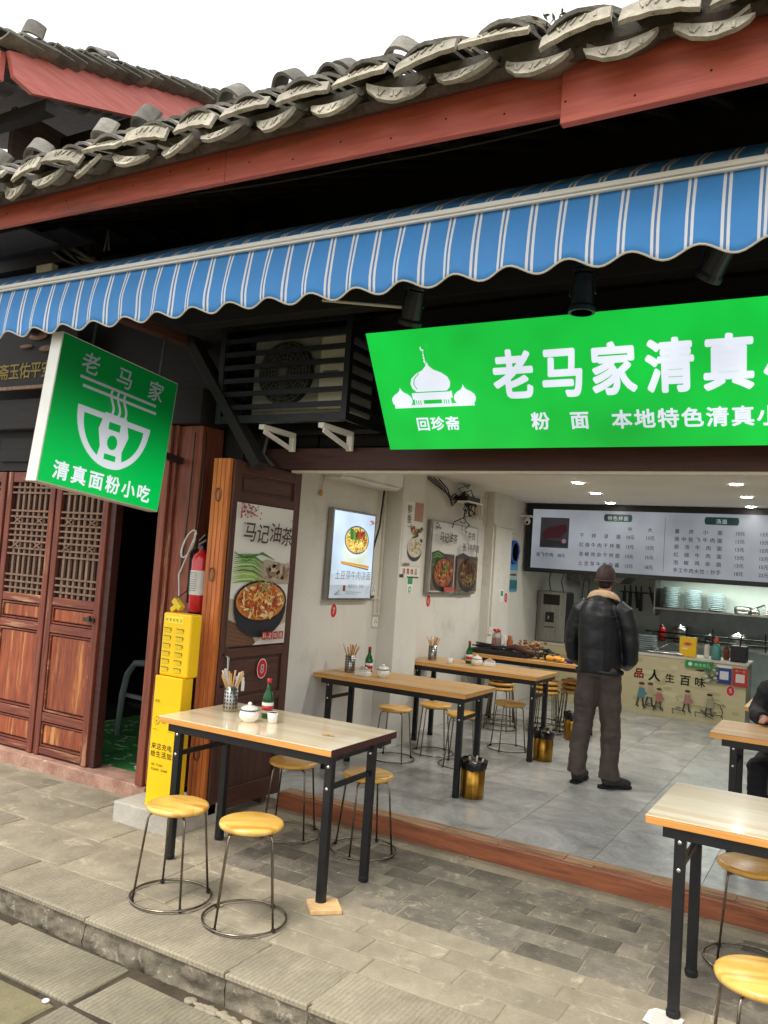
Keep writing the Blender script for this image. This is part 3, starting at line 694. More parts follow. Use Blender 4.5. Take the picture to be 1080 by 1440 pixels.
# neighbour roof above: verge climbing away
NS = rad(19.0); nx = -4.6
def np_(x, s, h=0): return Vector((x, 2.96+s*math.cos(NS)-h*math.sin(NS), 4.66+s*math.sin(NS)+h*math.cos(NS)))
V = [np_(nx, .02, -.17), np_(nx, .14, -.245), np_(nx, 6, -.26), np_(nx, 6, -.02), np_(nx, .02, -.02)]
V2 = [v+Vector((-.035, 0, 0)) for v in V]
lp('verge_board', MB().add(V+V2, [(0, 1, 2, 3, 4), (9, 8, 7, 6, 5)]+[(i, i+5, (i+1) % 5+5, (i+1) % 5) for i in range(5)]), 'pink_beam')
lp('eaves_board', MB().box(-6.7, nx-.037, 2.955, 2.99, 4.46, 4.64), 'red_beam')
nroof = lp('roof', MB().add([np_(x, s, h) for h in (-.03, 0) for s in (.05, 6) for x in (-6.7, nx-.04)], [(0, 2, 3, 1), (4, 5, 7, 6), (0, 1, 5, 4), (2, 6, 7, 3), (0, 4, 6, 2), (1, 3, 7, 5)]), 'dark_wood_y')
rn = random.Random(5)
for c in range(4):
    x = nx+.02-c*.25
    for r_ in range(36):
        s = -.06+r_*.115
        if r_ > 30 and c > 1: continue
        inst('pan_tile', pan, nroof, np_(x, s, .035+.01*rn.random()), (NS-.20+rn.uniform(-.05, .05), rn.uniform(-.06, .06), rn.uniform(-.07, .07)), (1.05, 1.25, 1))
        if c < 3 or r_ < 24: inst('cover_tile', cover, nroof, np_(x-.125, s+.02, .085+.015*rn.random()), (NS-.22+rn.uniform(-.05, .05), rn.uniform(-.06, .06), rn.uniform(-.07, .07)), (1.05, 1.25, 1.1))
inst('curled_tile', curl, nroof, np_(nx-.12, .30, .115), (rad(70), 0, .3), 1.15)
for k in range(2): inst('curled_tile', curl, nroof, np_(nx-.12, .8+k*.1, .13), (rad(25), 0, .1), 1.0)
lp('gable_wall', MB().box(-5.45, -5.40, 3.6, 9, 3.2, 4.8), 'dark_wood_y')
for k in range(6): lp('purlin', MB().box(-5.45, nx-.04, 3.3+k*.7, 3.38+k*.7, 4.44+k*.24, 4.52+k*.24), 'dark_wood')
lp('eaves_beam', MB().box(-6.6, -4.15, 3.35, 3.45, 3.42, 3.52), 'dark_wood')
# plaque
pq = thing('name_plaque', 'dark wooden plaque with gold characters hanging above the lattice doors', 'plaque', (-5.8, 4.0, 2.8))
build('board', MB().box(-6.5, -5.0, 4.0, 4.04, 2.80, 3.36), M['dark_wood'], pq, bevel=.01)
build('frame', MB().box(-6.5, -5.0, 3.985, 3.999, 2.80, 2.825).box(-6.5, -5.0, 3.985, 3.999, 3.335, 3.36), M['lattice'], pq)
P = Print((-6.5, 3.995, 2.80), (1, 0, 0), (0, 0, 1))
P.text('斋玉佑平安', .69, .095, .135, (156, 132, 48), .012, align='L', step=.127)
P.build('lettering', M['paint_print'], pq)
mb = MB(); 
for (x, z, a, b) in ((-5.66, 3.27, .2, .05), (-5.42, 3.20, .22, .06), (-5.3, 3.1, .2, .05), (-5.55, 3.13, .16, .03)): mb.ell((x, 3.985, z), (a*.5, .015, b*.5), 6)
build('carving', mb, M['lattice'], pq, smooth=True)
# threshold mat and folding chair in the dark room
mt = build('floor_mat', MB().box(-4.56, -3.95, 4.31, 6.2, .02, .05), NBmat) if 0 else None
P = Print((-5.9, 4.302, .06), (1, 0, 0), (0, 1, 0), eps=.0004); P.rect(0, 1.98, 0, 2.2, (70, 150, 78)); rm = random.Random(2)
for i in range(560):
    u, v = rm.uniform(.05, 1.9), rm.uniform(.04, 2.1); a = rm.uniform(0, 6); l = rm.uniform(.04, .12)
    P.stroke([(min(1.96, max(.01, u+l*t*math.cos(a+t))), max(.01, v+l*t*math.sin(a+t))) for t in (0, .3, .6, 1)], .032, rm.choice([(90, 220, 110), (220, 220, 204), (50, 160, 76), (240, 238, 226), (130, 116, 96)]), layer=(i % 10 == 0), taper=True)
mt = P.build('floor_mat', M['paint_print']); tag(mt, 'green and white patterned mat on the dark doorway floor', 'mat')
build('mat_body', MB().box(-5.9, -3.93, 4.302, 6.5, .02, .0595), M['dark'], mt)
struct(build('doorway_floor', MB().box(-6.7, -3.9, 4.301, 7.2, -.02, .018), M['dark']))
cf = thing('pale_chair', 'pale curved armchair frame standing in the dark doorway', 'chair', (-5.3, 5.2, .06))
arc = [(-5.40, 5.1, .06), (-5.38, 5.1, .4), (-5.34, 5.1, .58), (-5.26, 5.1, .68), (-5.08, 5.1, .70)]
build('side_frame', MB().tube(arc, .028, 8), M['greyplate'], cf, smooth=True)
build('side_frame', MB().tube([(a, b+.45, c) for a, b, c in arc], .028, 8), M['greyplate'], cf, smooth=True)
build('armrest', MB().bar((-5.38, 5.13, .4), (-5.1, 5.13, .39), .03, .03), M['greyplate'], cf)
build('seat', MB().box(-5.38, -5.0, 5.13, 5.52, .30, .34), M['dark_wood'], cf, bevel=.01)

# ================================================================ INTERIOR SHELL
XL, ZC, YB = -3.80, 2.60, 13.0
fl = struct(build('floor', MB().box(XL-.1, 1.2, 4.701, 13.1, -.06, -.006), M['mortar']))
for i in range(9):
    for j in range(11):
        x0 = -3.742+i*.61-.61; y0 = 4.702+j*.78
        x0 = max(x0, XL); x1 = min(-3.742+i*.61, 1.2)
        if x1-x0 < .05: continue
        build('floor_tile', MB().box(x0+.0015, x1-.0015, y0+.0015, min(y0+.78, 13)-.0015, -.0055, .0), M['floor_tile'], fl, loc=((x0+x1)/2, y0+.39, 0))
struct(build('ceiling', MB().box(XL-.1, 1.2, 4.75, 13.1, ZC, ZC+.06), M['ceiling']))
struct(build('wall_left', MB().box(XL-.055, XL, 4.62, 13.1, 0, ZC), M['plaster']))
struct(build('wall_back', MB().box(XL, 1.2, YB, YB+.1, 0, ZC), M['kitchen_tile']))
struct(build('wall_right', MB().box(1.12, 1.19, 4.70, YB, 0, ZC), M['plaster']))
struct(build('pillar', MB().box(XL, -3.62, 6.62, 7.07, 0, ZC), M['plaster'], bevel=.004))
struct(build('pillar', MB().box(XL, -3.69, 9.0, 9.62, 0, ZC), M['plaster'], bevel=.004))
struct(build('wall_front', MB().box(XL, 1.12, 4.745, 4.78, 2.36, ZC), M['plaster']))
struct(build('wall_pier', MB().box(XL, -3.56, 4.70, 4.78, 0, ZC), M['plaster']))
# ================================================================ AWNING
aw = thing('awning', 'blue awning with white double stripes and a wavy valance across the shop front', 'awning', (-1.7, 3.0, 3.13))
mb = MB(); per = .236; nxs = 620; xa, xb = -5.2, 1.3; rows = 9; V = []
ra = random.Random(4)
for i in range(nxs+1):
    x = xa+(xb-xa)*i/nxs
    edge = 2.828+.018*math.cos(2*PI*(x+.03)/per)+.010*noise.noise(Vector((x*1.3, 0, 0)))
    top = 3.108
    for j in range(rows+1):
        t = j/rows; z = top+(edge-top)*t
        y = 2.985-.035*math.sin(PI*min(1, t*1.25)*.5)-.012*t*math.cos(2*PI*(x+.03)/per)-.012*t*noise.noise(Vector((x*2.2, t*2, 3)))-.006*noise.noise(Vector((x*9, t*1.5, 5)))*t
        V.append((x, y, z))
q = rows+1
mb.add(V, [(i*q+j, i*q+j+1, (i+1)*q+j+1, (i+1)*q+j) for i in range(nxs) for j in range(rows)])
o = build('valance', mb, M['awning'], aw, smooth=True); sm = o.modifiers.new('s', 'SOLIDIFY'); sm.thickness = .0015
mb = MB(); mb.tube([V[i*q+rows] for i in range(0, nxs+1, 2)], (.0045), 6); build('piping', mb, M['conduit'], aw, smooth=True)
V = []
for i in range(121):
    x = xa+(xb-xa)*i/120
    for j in range(9):
        yy, zz = ((3.045, 3.134), (3.050, 3.165), (3.062, 3.19), (3.09, 3.218), (3.3, 3.35), (3.6, 3.505), (3.9, 3.655), (4.25, 3.79), (4.58, 3.90))[j]
        V.append((x, yy, zz+(.006*noise.noise(Vector((x*2, yy, 0))) if j > 2 else 0)))
o = build('canopy', MB().add(V, [(i*9+j, (i+1)*9+j, (i+1)*9+j+1, i*9+j+1) for i in range(120) for j in range(8)]), M['awning'], aw, smooth=True)
sm = o.modifiers.new('s', 'SOLIDIFY'); sm.thickness = .002
build('front_bar', MB().box(xa, xb, 2.965, 3.045, 3.120, 3.140).box(xa, xb, 2.972, 3.04, 3.104, 3.118), M['whitebar'], aw, bevel=.004)
build('front_bar_lip', MB().box(xa, xb, 2.957, 2.9645, 3.100, 3.110), M['whitebar'], aw, bevel=.003)
build('roller', MB().tube([(xa, 4.56, 3.86), (xb, 4.56, 3.86)], .035, 12), M['whitebar'], aw, smooth=True)
for x in (-4.3, -1.9, .6):
    a = build('arm', MB().bar((x, 4.5, 3.68), (x-.5, 3.75, 3.38), .04, .05).bar((x-.5, 3.75, 3.38), (x, 3.06, 3.12), .035, .045), M['whitebar'], aw)
    build('elbow', MB().lathe([(.04, -.03), (.04, .03)], 12, (x-.5, 3.75, 3.40)), M['whitebar'], a)

# ================================================================ MAIN SIGN
W0, W1 = -2.405, 1.05
th_ = math.atan2(.37, .60); yb, zb = 4.20, 2.335; Vv = Vector((0, -math.sin(th_), math.cos(th_))); HS = .70
ms = thing('shop_sign', 'long glowing green sign with white characters and a white mosque above the shop opening', 'shop sign', (-.7, 4.25, 2.34))
nrm = Vector((1, 0, 0)).cross(Vv)
O = Vector((W0, yb, zb)); mb = MB()
c8 = [O+Vector((a, 0, 0))+Vv*b-nrm*(.003+d) for d in (0, .06) for b in (0, HS) for a in (0, W1-W0)]
build('box', mb.add(c8, [(0, 2, 3, 1), (4, 5, 7, 6), (0, 1, 5, 4), (2, 6, 7, 3), (0, 4, 6, 2), (1, 3, 7, 5)]), M['blackplastic'], ms)
G = (0, 196, 62); Wt = (232, 238, 250)
P = Print(O, (1, 0, 0), Vv, .0012); P.rect(0, W1-W0, 0, HS, G)
fw_ = [O+Vector((u, 0, 0))+Vv*v for u, v in ((.05, 0),)]
# big characters: mildly slanted heavy brush-like face
P.text('老马家清真小吃', .825, .31, .275, Wt, .034, sx=.83, align='L', step=.262, skew=.03)
P.text('粉', .945, .115, .102, Wt, .026); P.text('面', 1.155, .115, .102, Wt, .026)
P.text('本地特色清真小吃', 1.37, .112, .104, Wt, .026, align='L', step=.112)
P.text('回珍斋', .345, .125, .085, Wt, .024, step=.092)
P.tf = lambda u, v: ((u-.265)*1.12+.345, (v-.258)*1.04+.258)
def dome(P, cx, by, w, h, c):
    pts = []
    prof = [(0, 0), (.5, .0), (.62, .12), (.66, .30), (.60, .48), (.42, .64), (.18, .76), (.05, .9), (0, 1.05)]
    R = [(cx+w*a*.75, by+h*b) for a, b in prof[1:]]; L = [(cx-w*a*.75, by+h*b) for a, b in prof[1:-1]][::-1]
    P.poly(R+L, c)
dome(P, .265, .345, .22, .155, Wt)
dome(P, .092, .272, .118, .098, Wt); dome(P, .438, .272, .118, .098, Wt)
P.rect(.155, .375, .305, .343, Wt); P.rect(.045, .485, .258, .274, Wt); P.rect(.165, .365, .274, .306, Wt)
P.rect(.215, .315, .278, .300, G)
for k in range(3): P.rect(.172+k*.013, .177+k*.013, .276, .301, G); P.rect(.326+k*.013, .331+k*.013, .276, .301, G)
P.stroke([(.160, .346), (.37, .346)], .004, G)
P.stroke([(.195, .365), (.182, .395), (.192, .425), (.222, .452)], .005, G)
P.rect(.2635, .2665, .50, .575, Wt)
for z_, r_ in ((.515, .006), (.532, .005), (.548, .004)): P.ell(.265, z_, r_, r_, Wt, 10)
P.ell(.2655, .585, .011, .013, Wt, 14); P.ell(.2705, .590, .010, .012, G, 14)
P.tf = None
P.build('face', M['backlit'], ms)

# ================================================================ SIDE SIGN (projects toward the street)
ss = thing('hanging_sign', 'green hanging light box with a white noodle bowl and chopsticks facing sideways', 'hanging sign', (-3.93, 3.45, 1.93))
y0, y1, z0, z1 = 3.00, 3.935, 1.935, 2.805
ss.location = (-3.93, (y0+y1)/2, (z0+z1)/2)
build('box', MB().box(-4.02, -3.932, y0, y1, z0, z1), M['white'], ss, bevel=.003)
build('strap', MB().bar((-3.975, 3.25, 2.79), (-3.975, 3.25, 3.05), .02, .004), M['steel_dark'], ss); build('strap', MB().bar((-3.975, 3.8, 2.79), (-3.975, 3.8, 3.08), .02, .004), M['steel_dark'], ss); build('wall_arm', MB().box(-4.0, -3.95, 3.936, 4.11, 2.3, 2.34), M['steel_dark'], ss)
P = Print((-3.930, y0+.008, z0+.008), (0, 1, 0), (0, 0, 1), .0008); W_, H_ = y1-y0-.016, z1-z0-.016
P.rect(0, W_, 0, H_, (0, 196, 82)); Q = (238, 244, 250)
P.text('老马家', W_*.52, H_*.815, .135, Q, .012, step=.265, skew=.05)
P.text('清真面粉小吃', W_*.5, H_*.05, .112, Q, .024, step=.128)
P.rect(W_*.17, W_*.83, H_*.755, H_*.775, Q)
P.rect(W_*.20, W_*.84, H_*.70, H_*.72, Q)
cx, cy, R = W_*.5, H_*.575, .285
P.ell(cx, cy, R, R*1.12, Q, 26, t0=PI, t1=2*PI); P.ell(cx, cy-.035, R*.82, R*.86, (0, 196, 82), 26, t0=PI, t1=2*PI)
P.rect(cx-R, cx+R, cy-.034, cy, Q)
P.poly([(cx-.10, cy-.29), (cx-.085, cy-.2), (cx-.115, cy-.1), (cx-.085, cy+.01), (cx+.085, cy+.01), (cx+.12, cy-.1), (cx+.085, cy-.2), (cx+.10, cy-.29)], Q)
for (a, b, c_, d) in ((-.045, .045, -.085, -.04), (-.045, .045, -.29+.02, -.235)): P.rect(cx+a, cx+b, cy+c_, cy+d, (0, 196, 82))
P.ell(cx, cy-.16, .04, .045, (0, 196, 82), 14)
P.ell(cx, cy-.275, .12, .045, Q, 14, t0=PI, t1=2*PI)
for k in (-1, 0, 1):
    P.stroke([(cx+k*.05+.018*math.sin(t*5+.5), cy+.0+t*.15) for t in [i/10 for i in range(11)]], .017, Q)
P.build('face', M['backlit_side'], ss)
ss.rotation_euler = (rad(-5.6), 0, 0)

# ================================================================ AIR CONDITIONER IN ITS CAGE
ac = thing('air_conditioner', 'outdoor air conditioner unit with round fan grille behind black slats', 'air conditioner', (-3.1, 4.4, 2.55))
build('body', MB().box(-3.50, -2.74, 4.22, 4.50, 2.58, 3.08), M['greyplate'] if 0 else simple('shaded white metal', (150, 148, 140), .5), ac, bevel=.01)
c = Vector((-3.22, 4.20, 2.84))
build('fan_recess', MB().lathe([(.21, -.018), (.21, .006)], 32, c, (0, -1, 0)), M['blackplastic'], ac)
mb = MB()
for k in range(1, 9): mb.tube([c+Vector((math.cos(t)*.025*k, -.024, math.sin(t)*.025*k)) for t in [2*PI*i/32 for i in range(32)]], .003, 5, closed=True)
for k in range(20):
    t = 2*PI*k/20; mb.bar(c+Vector((math.cos(t)*.03, -.026, math.sin(t)*.03)), c+Vector((math.cos(t+.5)*.205, -.026, math.sin(t+.5)*.205)), .004, .004)
mb.box(c.x-.03, c.x+.03, c.y-.034, c.y-.027, c.z-.03, c.z+.03)
build('grille', mb, M['greycable'], ac)
mb = MB()
for k in range(3):
    t0 = k*2*PI/3; mb.add([c+Vector((0, -.012, 0)), c+Vector((math.cos(t0)*.19, -.012, math.sin(t0)*.19)), c+Vector((math.cos(t0+.8)*.19, -.014, math.sin(t0+.8)*.19))], [(0, 1, 2)])
build('fan_blade', mb, M['steel_dark'], ac)
build('side_panel', MB().box(-2.96, -2.75, 4.205, 4.219, 2.60, 3.06), M['conduit'], ac, bevel=.004)
build('badge', MB().box(-2.93, -2.82, 4.20, 4.2045, 2.80, 2.84), M['steel'], ac)
cg = thing('air_conditioner_cage', 'black slatted steel cage around the air conditioner beside the green sign', 'cage', (-3.1, 4.3, 2.5))
for x0, x1 in ((-3.68, -3.64), (-2.70, -2.66)):
    for y_ in (4.08, 4.58): build('corner_bar', MB().box(x0, x1, y_, y_+.04, 2.50, 3.17), M['black'], cg, bevel=.003)
for k in range(8):
    z = 2.50+k*.088; h = .032 if k else .05
    build('slat', MB().box(-3.64, -2.70, 4.085, 4.10, z, z+h), M['black'], cg)
    build('slat', MB().box(-2.685, -2.67, 4.12, 4.58, z, z+h), M['black'], cg); build('slat', MB().box(-3.67, -3.655, 4.12, 4.58, z, z+h), M['black'], cg)
build('base_bar', MB().box(-3.64, -2.70, 4.10, 4.14, 2.50, 2.53).box(-3.64, -2.70, 4.56, 4.60, 2.50, 2.53), M['black'], cg)
build('top_panel', MB().box(-3.68, -2.66, 4.08, 4.62, 3.17, 3.18), M['black'], cg)
for x in (-3.32, -2.86):
    b = thing('wall_bracket', 'white steel triangle bracket under the %s end of the air conditioner cage' % ('left' if x < -3 else 'right'), 'bracket', (x, 4.6, 2.4), 'brackets under the air conditioner cage')
    build('shelf_bar', MB().box(x-.02, x+.02, 4.12, 4.47, 2.465, 2.495), M['whitebar'], b); build('wall_bar', MB().box(x-.02, x+.02, 4.45, 4.474, 2.37, 2.464), M['whitebar'], b)
    build('strut', MB().bar((x-.0, 4.15, 2.455), (x, 4.45, 2.385), .012, .03), M['whitebar'], b)
# spot lamps
def spot(x, y, z, aim, lab):
    t = thing('spot_lamp', lab, 'spotlight', (x, y, z), 'black spotlights above the green sign')
    build('mount', MB().box(x-.045, x+.045, y-.03, y+.03, z+.10, z+.14).tube([(x, y, z+.1), (x, y, z+.04)], .014, 8), M['black'], t, bevel=.003)
    d = Vector(aim).normalized(); c0 = Vector((x, y, z))
    build('body', MB().lathe([(.045, -.09), (.05, -.05), (.052, .05), (.062, .065), (.062, .085), (.050, .086)], 20, c0, d), M['black'], t, smooth=False)
    build('heat_fins', MB().lathe([(.05, -.13), (.05, -.12), (.04, -.119), (.04, -.11), (.05, -.109), (.05, -.099)], 16, c0, d), M['black'], t)
    build('lens', MB().lathe([(.001, .088), (.048, .088)], 20, c0, d), M['greyplate'], t)
    for sx in (-1, 1): build('yoke_arm', MB().bar(c0+Vector((sx*.06, 0, 0)), c0+Vector((sx*.045, 0, .10)), .006, .02), M['black'], t)
    return t
spot(-2.02, 3.66, 2.98, (-.35, .3, -1), 'black spotlight hanging over the mosque at the left end of the green sign')
spot(-1.13, 3.66, 2.96, (0, 0, -1), 'black spotlight pointing straight down over the middle of the green sign')
spot(-.55, 3.66, 3.05, (-.55, .5, -.8), 'black spotlight at the upper right over the green sign')
build('lamp_rail', MB().box(-2.5, 1.1, 3.64, 3.68, 3.16, 3.19), M['black'], sh)
build('conduit', MB().tube([(-2.62, 3.7, 3.10), (-2.05, 3.7, 3.0)], .008, 8), M['conduit'], sh)
# wires
def wire(name, pts, r, mat, lab, sag=0, parent=None, n=14):
    P_ = []
    for a, b in zip(pts, pts[1:]):
        a, b = Vector(a), Vector(b)
        for i in range(n): t = i/n; P_.append(a.lerp(b, t)+Vector((0, 0, -sag*4*t*(1-t))))
    P_.append(Vector(pts[-1])); o = build(name, MB().tube(P_, r, 6), M[mat], parent, smooth=True)
    if lab: tag(o, lab, 'cable')
    return o
wire('overhead_cable', [(-3.6, 3.3, 3.68), (-2.1, 3.3, 3.6), (-.8, 3.3, 3.62), (1.2, 3.3, 3.75)], .005, 'greycable', 'thin grey cable sagging in the dark gap above the awning', .02)
rc = random.Random(8)
cb = thing('cable_bundle', 'tangle of old cables and a pale junction box under the eaves at far left', 'cables', (-4.5, 3.4, 3.4))
for k in range(9):
    a = Vector((-4.75+rc.uniform(-.1, .1), 3.2+rc.uniform(0, .2), 3.75+rc.uniform(-.05, .1))); b = Vector((-4.1+rc.uniform(-.15, .15), 3.35, 3.34+rc.uniform(0, .06))); mid = (a+b)/2+Vector((rc.uniform(-.15, .15), 0, rc.uniform(-.15, .1)))
    pts = [a*(1-t)**2+mid*2*t*(1-t)+b*t*t for t in [i/12 for i in range(13)]]
    build('cable', MB().tube(pts, rc.uniform(.008, .02), 6), M[rc.choice(['cable', 'greycable', 'cable'])], cb, smooth=True)
build('junction_box', MB().box(-4.55, -4.40, 3.28, 3.33, 3.33, 3.39), M['conduit'], cb, bevel=.006)
build('hook', MB().tube([(-3.78, 3.15, 3.33), (-3.76, 3.15, 3.45), (-3.74, 3.15, 3.33)], .005, 6), M['greycable'], cb)

# ================================================================ FOLDED DOOR LEAVES
fd = thing('folding_door', 'stack of folded shop door leaves with orange edges and a noodle poster', 'folding door', (-3.45, 4.3, 0))
for k in range(4):
    x = -3.40-.034*k; L = build('door_leaf', MB().box(x-.029, x-.002, 3.975, 4.66, .06, 2.25), M['leaf_wood'], fd)
    build('edge_strip', MB().box(x-.031, x, 3.94, 3.974, .05, 2.252), M['leaf_edge' if k != 9 else 'post_wood'], L, bevel=.004)
for a, b in ((3.976, 4.05), (4.62, 4.695)): build('stile', MB().box(-3.4015, -3.385, a, b, .05, 2.25), M['leaf_wood'], fd, bevel=.004)
for z0_, z1_ in ((.055, .18), (.50, .56), (.70, .75), (1.0, 1.06), (1.99, 2.05), (2.17, 2.245)): build('rail', MB().box(-3.401, -3.387, 4.051, 4.619, z0_, z1_), M['leaf_rail'], fd, bevel=.004)
for z0_, z1_ in ((2.07, 2.15), (.77, .98), (.58, .68)): build('panel', MB().box(-3.401, -3.393, 4.08, 4.59, z0_, z1_), M['leaf_rail'], fd, bevel=.003)
build('handle', MB().tube([(-3.385, 4.005, .83), (-3.345, 4.005, .845), (-3.34, 4.005, .93), (-3.345, 4.005, 1.015), (-3.385, 4.005, 1.03)], .008, 8), M['steel'], fd, smooth=True)
for z_ in (.42, 1.52, 2.02): build('hasp', MB().tube([(-3.47+.022*math.cos(t), 3.932, z_+.04*math.sin(t)) for t in [i*2*PI/16 for i in range(16)]], .0035, 5, closed=True), M['steel_dark'], fd)
build('latch', MB().box(-3.386, -3.33, 4.14, 4.16, .86, .885).box(-3.335, -3.325, 4.14, 4.16, .80, .86), M['whitebar'], fd)
# poster: on the door
def px(P, w, h): return P
po = Print((-3.3840, 4.02, 1.075), (0, 1, 0), (0, 0, 1), .00045); w_, h_ = .60, .91
P = po; P.rect(0, w_, 0, h_, (226, 222, 214))
rp_ = random.Random(11)
P.poly([(0, 0), (w_, 0), (w_, .25), (0, .30)], (186, 170, 150)); P.poly([(0, .0), (.30, 0), (.22, .10), (0, .17)], (104, 72, 54)); P.poly([(.26, 0), (w_, 0), (w_, .14), (.45, .10)], (222, 214, 204))
for k in range(5): P.stroke([(0, .03+k*.028), (.2, .005+k*.022)], .002, (150, 110, 80))
P.poly([(.2, .52), (.34, .56), (w_, .53), (w_, .40), (.2, .40)], (176, 160, 140))
for k in range(40): P.ell(rp_.uniform(.32, .58), rp_.uniform(.44, .53), .03, .014, rp_.choice([(150, 120, 96), (196, 176, 150), (120, 96, 80), (170, 140, 100)]), 9, rp_.uniform(0, 3), layer=(k % 8 == 0))
for k in range(15):
    y_ = .40+k*.012; P.stroke([(0, y_), (.1, y_+.012), (.2, y_+.006+.01*rp_.random()), (.31, y_-.03)], .013, rp_.choice([(150, 190, 90), (90, 140, 60), (196, 214, 140), (110, 160, 70), (60, 104, 50)]), layer=(k % 4 == 0), taper=True)
for k in range(4): P.stroke([(0, .575+k*.008), (.12, .60-k*.02), (.28, .585+.006*k), (.42, .56)], .012, rp_.choice([(60, 100, 56), (220, 226, 214), (90, 130, 70)]), taper=True)
P.bowl(.305, .285, .275, .235, (34, 36, 44), (24, 26, 32), [(206, 130, 62), (226, 150, 70), (240, 190, 110), (200, 84, 44), (232, 214, 160), (214, 104, 56), (180, 60, 40), (224, 170, 90)], 230, 0, 5, .5)
for k in range(26): 
    a = rp_.uniform(0, PI); P.stroke([(.31+rp_.uniform(-.07, .07), .37+rp_.uniform(-.03, .05)), (.31+rp_.uniform(-.09, .09), .37+rp_.uniform(-.03, .07))], .011, rp_.choice([(150, 180, 100), (90, 140, 60), (190, 206, 150), (214, 220, 180)]), layer=(k % 4 == 0), taper=True)
P.text('马记油茶', .305, .685, .135, (84, 52, 46), .010, step=.133, skew=.12, jit=.12)
for k in range(46):
    x, y = .06+rp_.gauss(0, .05), .86+rp_.gauss(0, .03); x, y = max(.008, x+.03), min(.9, y)
    P.ell(x, y, .008, .007, rp_.choice([(176, 60, 62), (200, 90, 92), (120, 50, 50)]), 7, layer=(k % 12 == 0))
P.stroke([(.01, .89), (.09, .84), (.18, .88)], .003, (90, 60, 56)); P.stroke([(.5, .86), (.54, .82), (.57, .83)], .002, (150, 130, 80)); P.stroke([(.54, .84), (.57, .80)], .004, (80, 80, 80))
for k in range(4): P.rect(.31+k*.058, .36+k*.058, .035, .085, (176, 34, 36)); P.text('料足味香'[k], .335+k*.058, .044, .04, (230, 214, 200), .01)
o = P.build('poster', M['print']); tag(o, 'tall poster of noodles in a black bowl stuck on the open door leaf', 'poster')
def sticker(name, O, U, V, num, r, lab, par=None, tall=1.3):
    P = Print(O, U, V, .0008); P.ell(0, 0, r, r*tall, (240, 232, 228), 24); P.ell(0, 0, r*.92, r*tall*.92, (206, 26, 34), 24)
    P.text(num, 0, -r*.55, r*1.55, (244, 240, 240), .03); o = P.build(name, M['print']); tag(o, lab, 'sticker', 'round red table number stickers'); return o
sticker('number_sticker', (-3.3825, 4.40, .915), (0, 1, 0), (0, 0, 1), '8', .052, 'red sticker with white number 8 on the dark door leaf', tall=1.25)

# ================================================================ CONCRETE BLOCK, YELLOW CABINET, EXTINGUISHER
o = build('concrete_block', MB().box(-3.86, -3.385, 3.665, 4.09, -.01, .118), M['concrete'], bevel=.008); tag(o, 'pale concrete block on the sidewalk carrying the yellow cabinet and the post', 'block')
yc = thing('charging_cabinet', 'tall yellow rental cabinet in two modules standing on the concrete block', 'cabinet', (-3.53, 3.8, .118))
build('lower_module', MB().box(-3.655, -3.435, 3.715, 3.81, .119, .895), M['yellow'], yc, bevel=.006)
um = build('upper_module', MB().box(-3.645, -3.42, 3.73, 3.83, .897, 1.275), M['yellow'], yc, bevel=.012)
P = Print((-3.655, 3.7145, .119), (1, 0, 0), (0, 0, 1), .0005); K = (60, 52, 20)
P.text('来这充电', .035, .345, .040, K, .01, align='L', step=.043); P.text('给生活加满', .035, .30, .040, K, .01, align='L', step=.043)
P.text('MEITUAN', .035, .245, .020, K, .0, align='L', step=.013); P.text('POWER BANK', .035, .218, .020, K, .0, align='L', step=.0135)
for u in (.045, .165): P.ell(u, .51, .021, .023, K, 20); P.ell(u, .51, .0185, .0205, (248, 202, 16), 20); P.text('€' if 0 else 'e', u, .50, .035, K)
P.stroke([(.09, .525), (.12, .522)], .003, K); P.stroke([(.092, .505), (.12, .502)], .003, K); P.text('美团', .03, .62, .018, K, 0, align='L', step=.02)
P.stroke([(.02, .46), (.06, .459)], .002, K); P.stroke([(.14, .458), (.19, .456)], .002, K)
P.build('lettering', M['print'], yc)
P = Print((-3.645, 3.7293, .900), (1, 0, 0), (0, 0, 1), .0005); P.rect(.02, .165, .315, .358, (250, 222, 60)); P.text('共享充电宝', .09, .325, .022, K, .0, step=.028)
P.build('label_plate', M['print'], um)
for r_ in range(6):
    for c_ in range(2): build('battery_slot', MB().box(-3.628+c_*.10, -3.568+c_*.10, 3.7275, 3.7296, 1.173-r_*.047, 1.179-r_*.047).box(-3.628+c_*.10, -3.574+c_*.10, 3.7262, 3.7274, 1.158-r_*.047, 1.1725-r_*.047), M['steel_dark'] if 0 else M['yellow_tag'], um)
mb = MB()
for r_ in range(6):
    for c_ in range(2):
        x = -3.63+c_*.10; z = 1.182-r_*.047; mb.box(x, x+.06, 3.7258, 3.7272, z, z+.003).box(x+.057, x+.06, 3.7258, 3.7272, z-.014, z)
build('slot_outline', mb, M['steel_dark'], um)['kind'] = 'stuff'
fe = thing('fire_extinguisher', 'red fire extinguisher with white label hanging above the yellow cabinet', 'fire extinguisher', (-3.74, 4.02, 1.28))
c = (-3.645, 4.025, 0)
build('cylinder', MB().lathe([(.001, 1.265), (.055, 1.27), (.062, 1.29), (.062, 1.60), (.05, 1.635), (.022, 1.655), (.02, 1.68), (.001, 1.68)], 24, c), M['red'], fe, smooth=True)
build('label', MB().lathe([(.0626, 1.38), (.0626, 1.535)], 24, c), M['paper'], fe)
P = Print((-3.645, 3.9615, 1.39), (1, 0, 0), (0, 0, 1), .0004)
for k in range(9): P.stroke([(-.03, .13-k*.014), (.03, .13-k*.014)], .004, (120, 120, 120))
P.build('label_print', M['print'], fe)
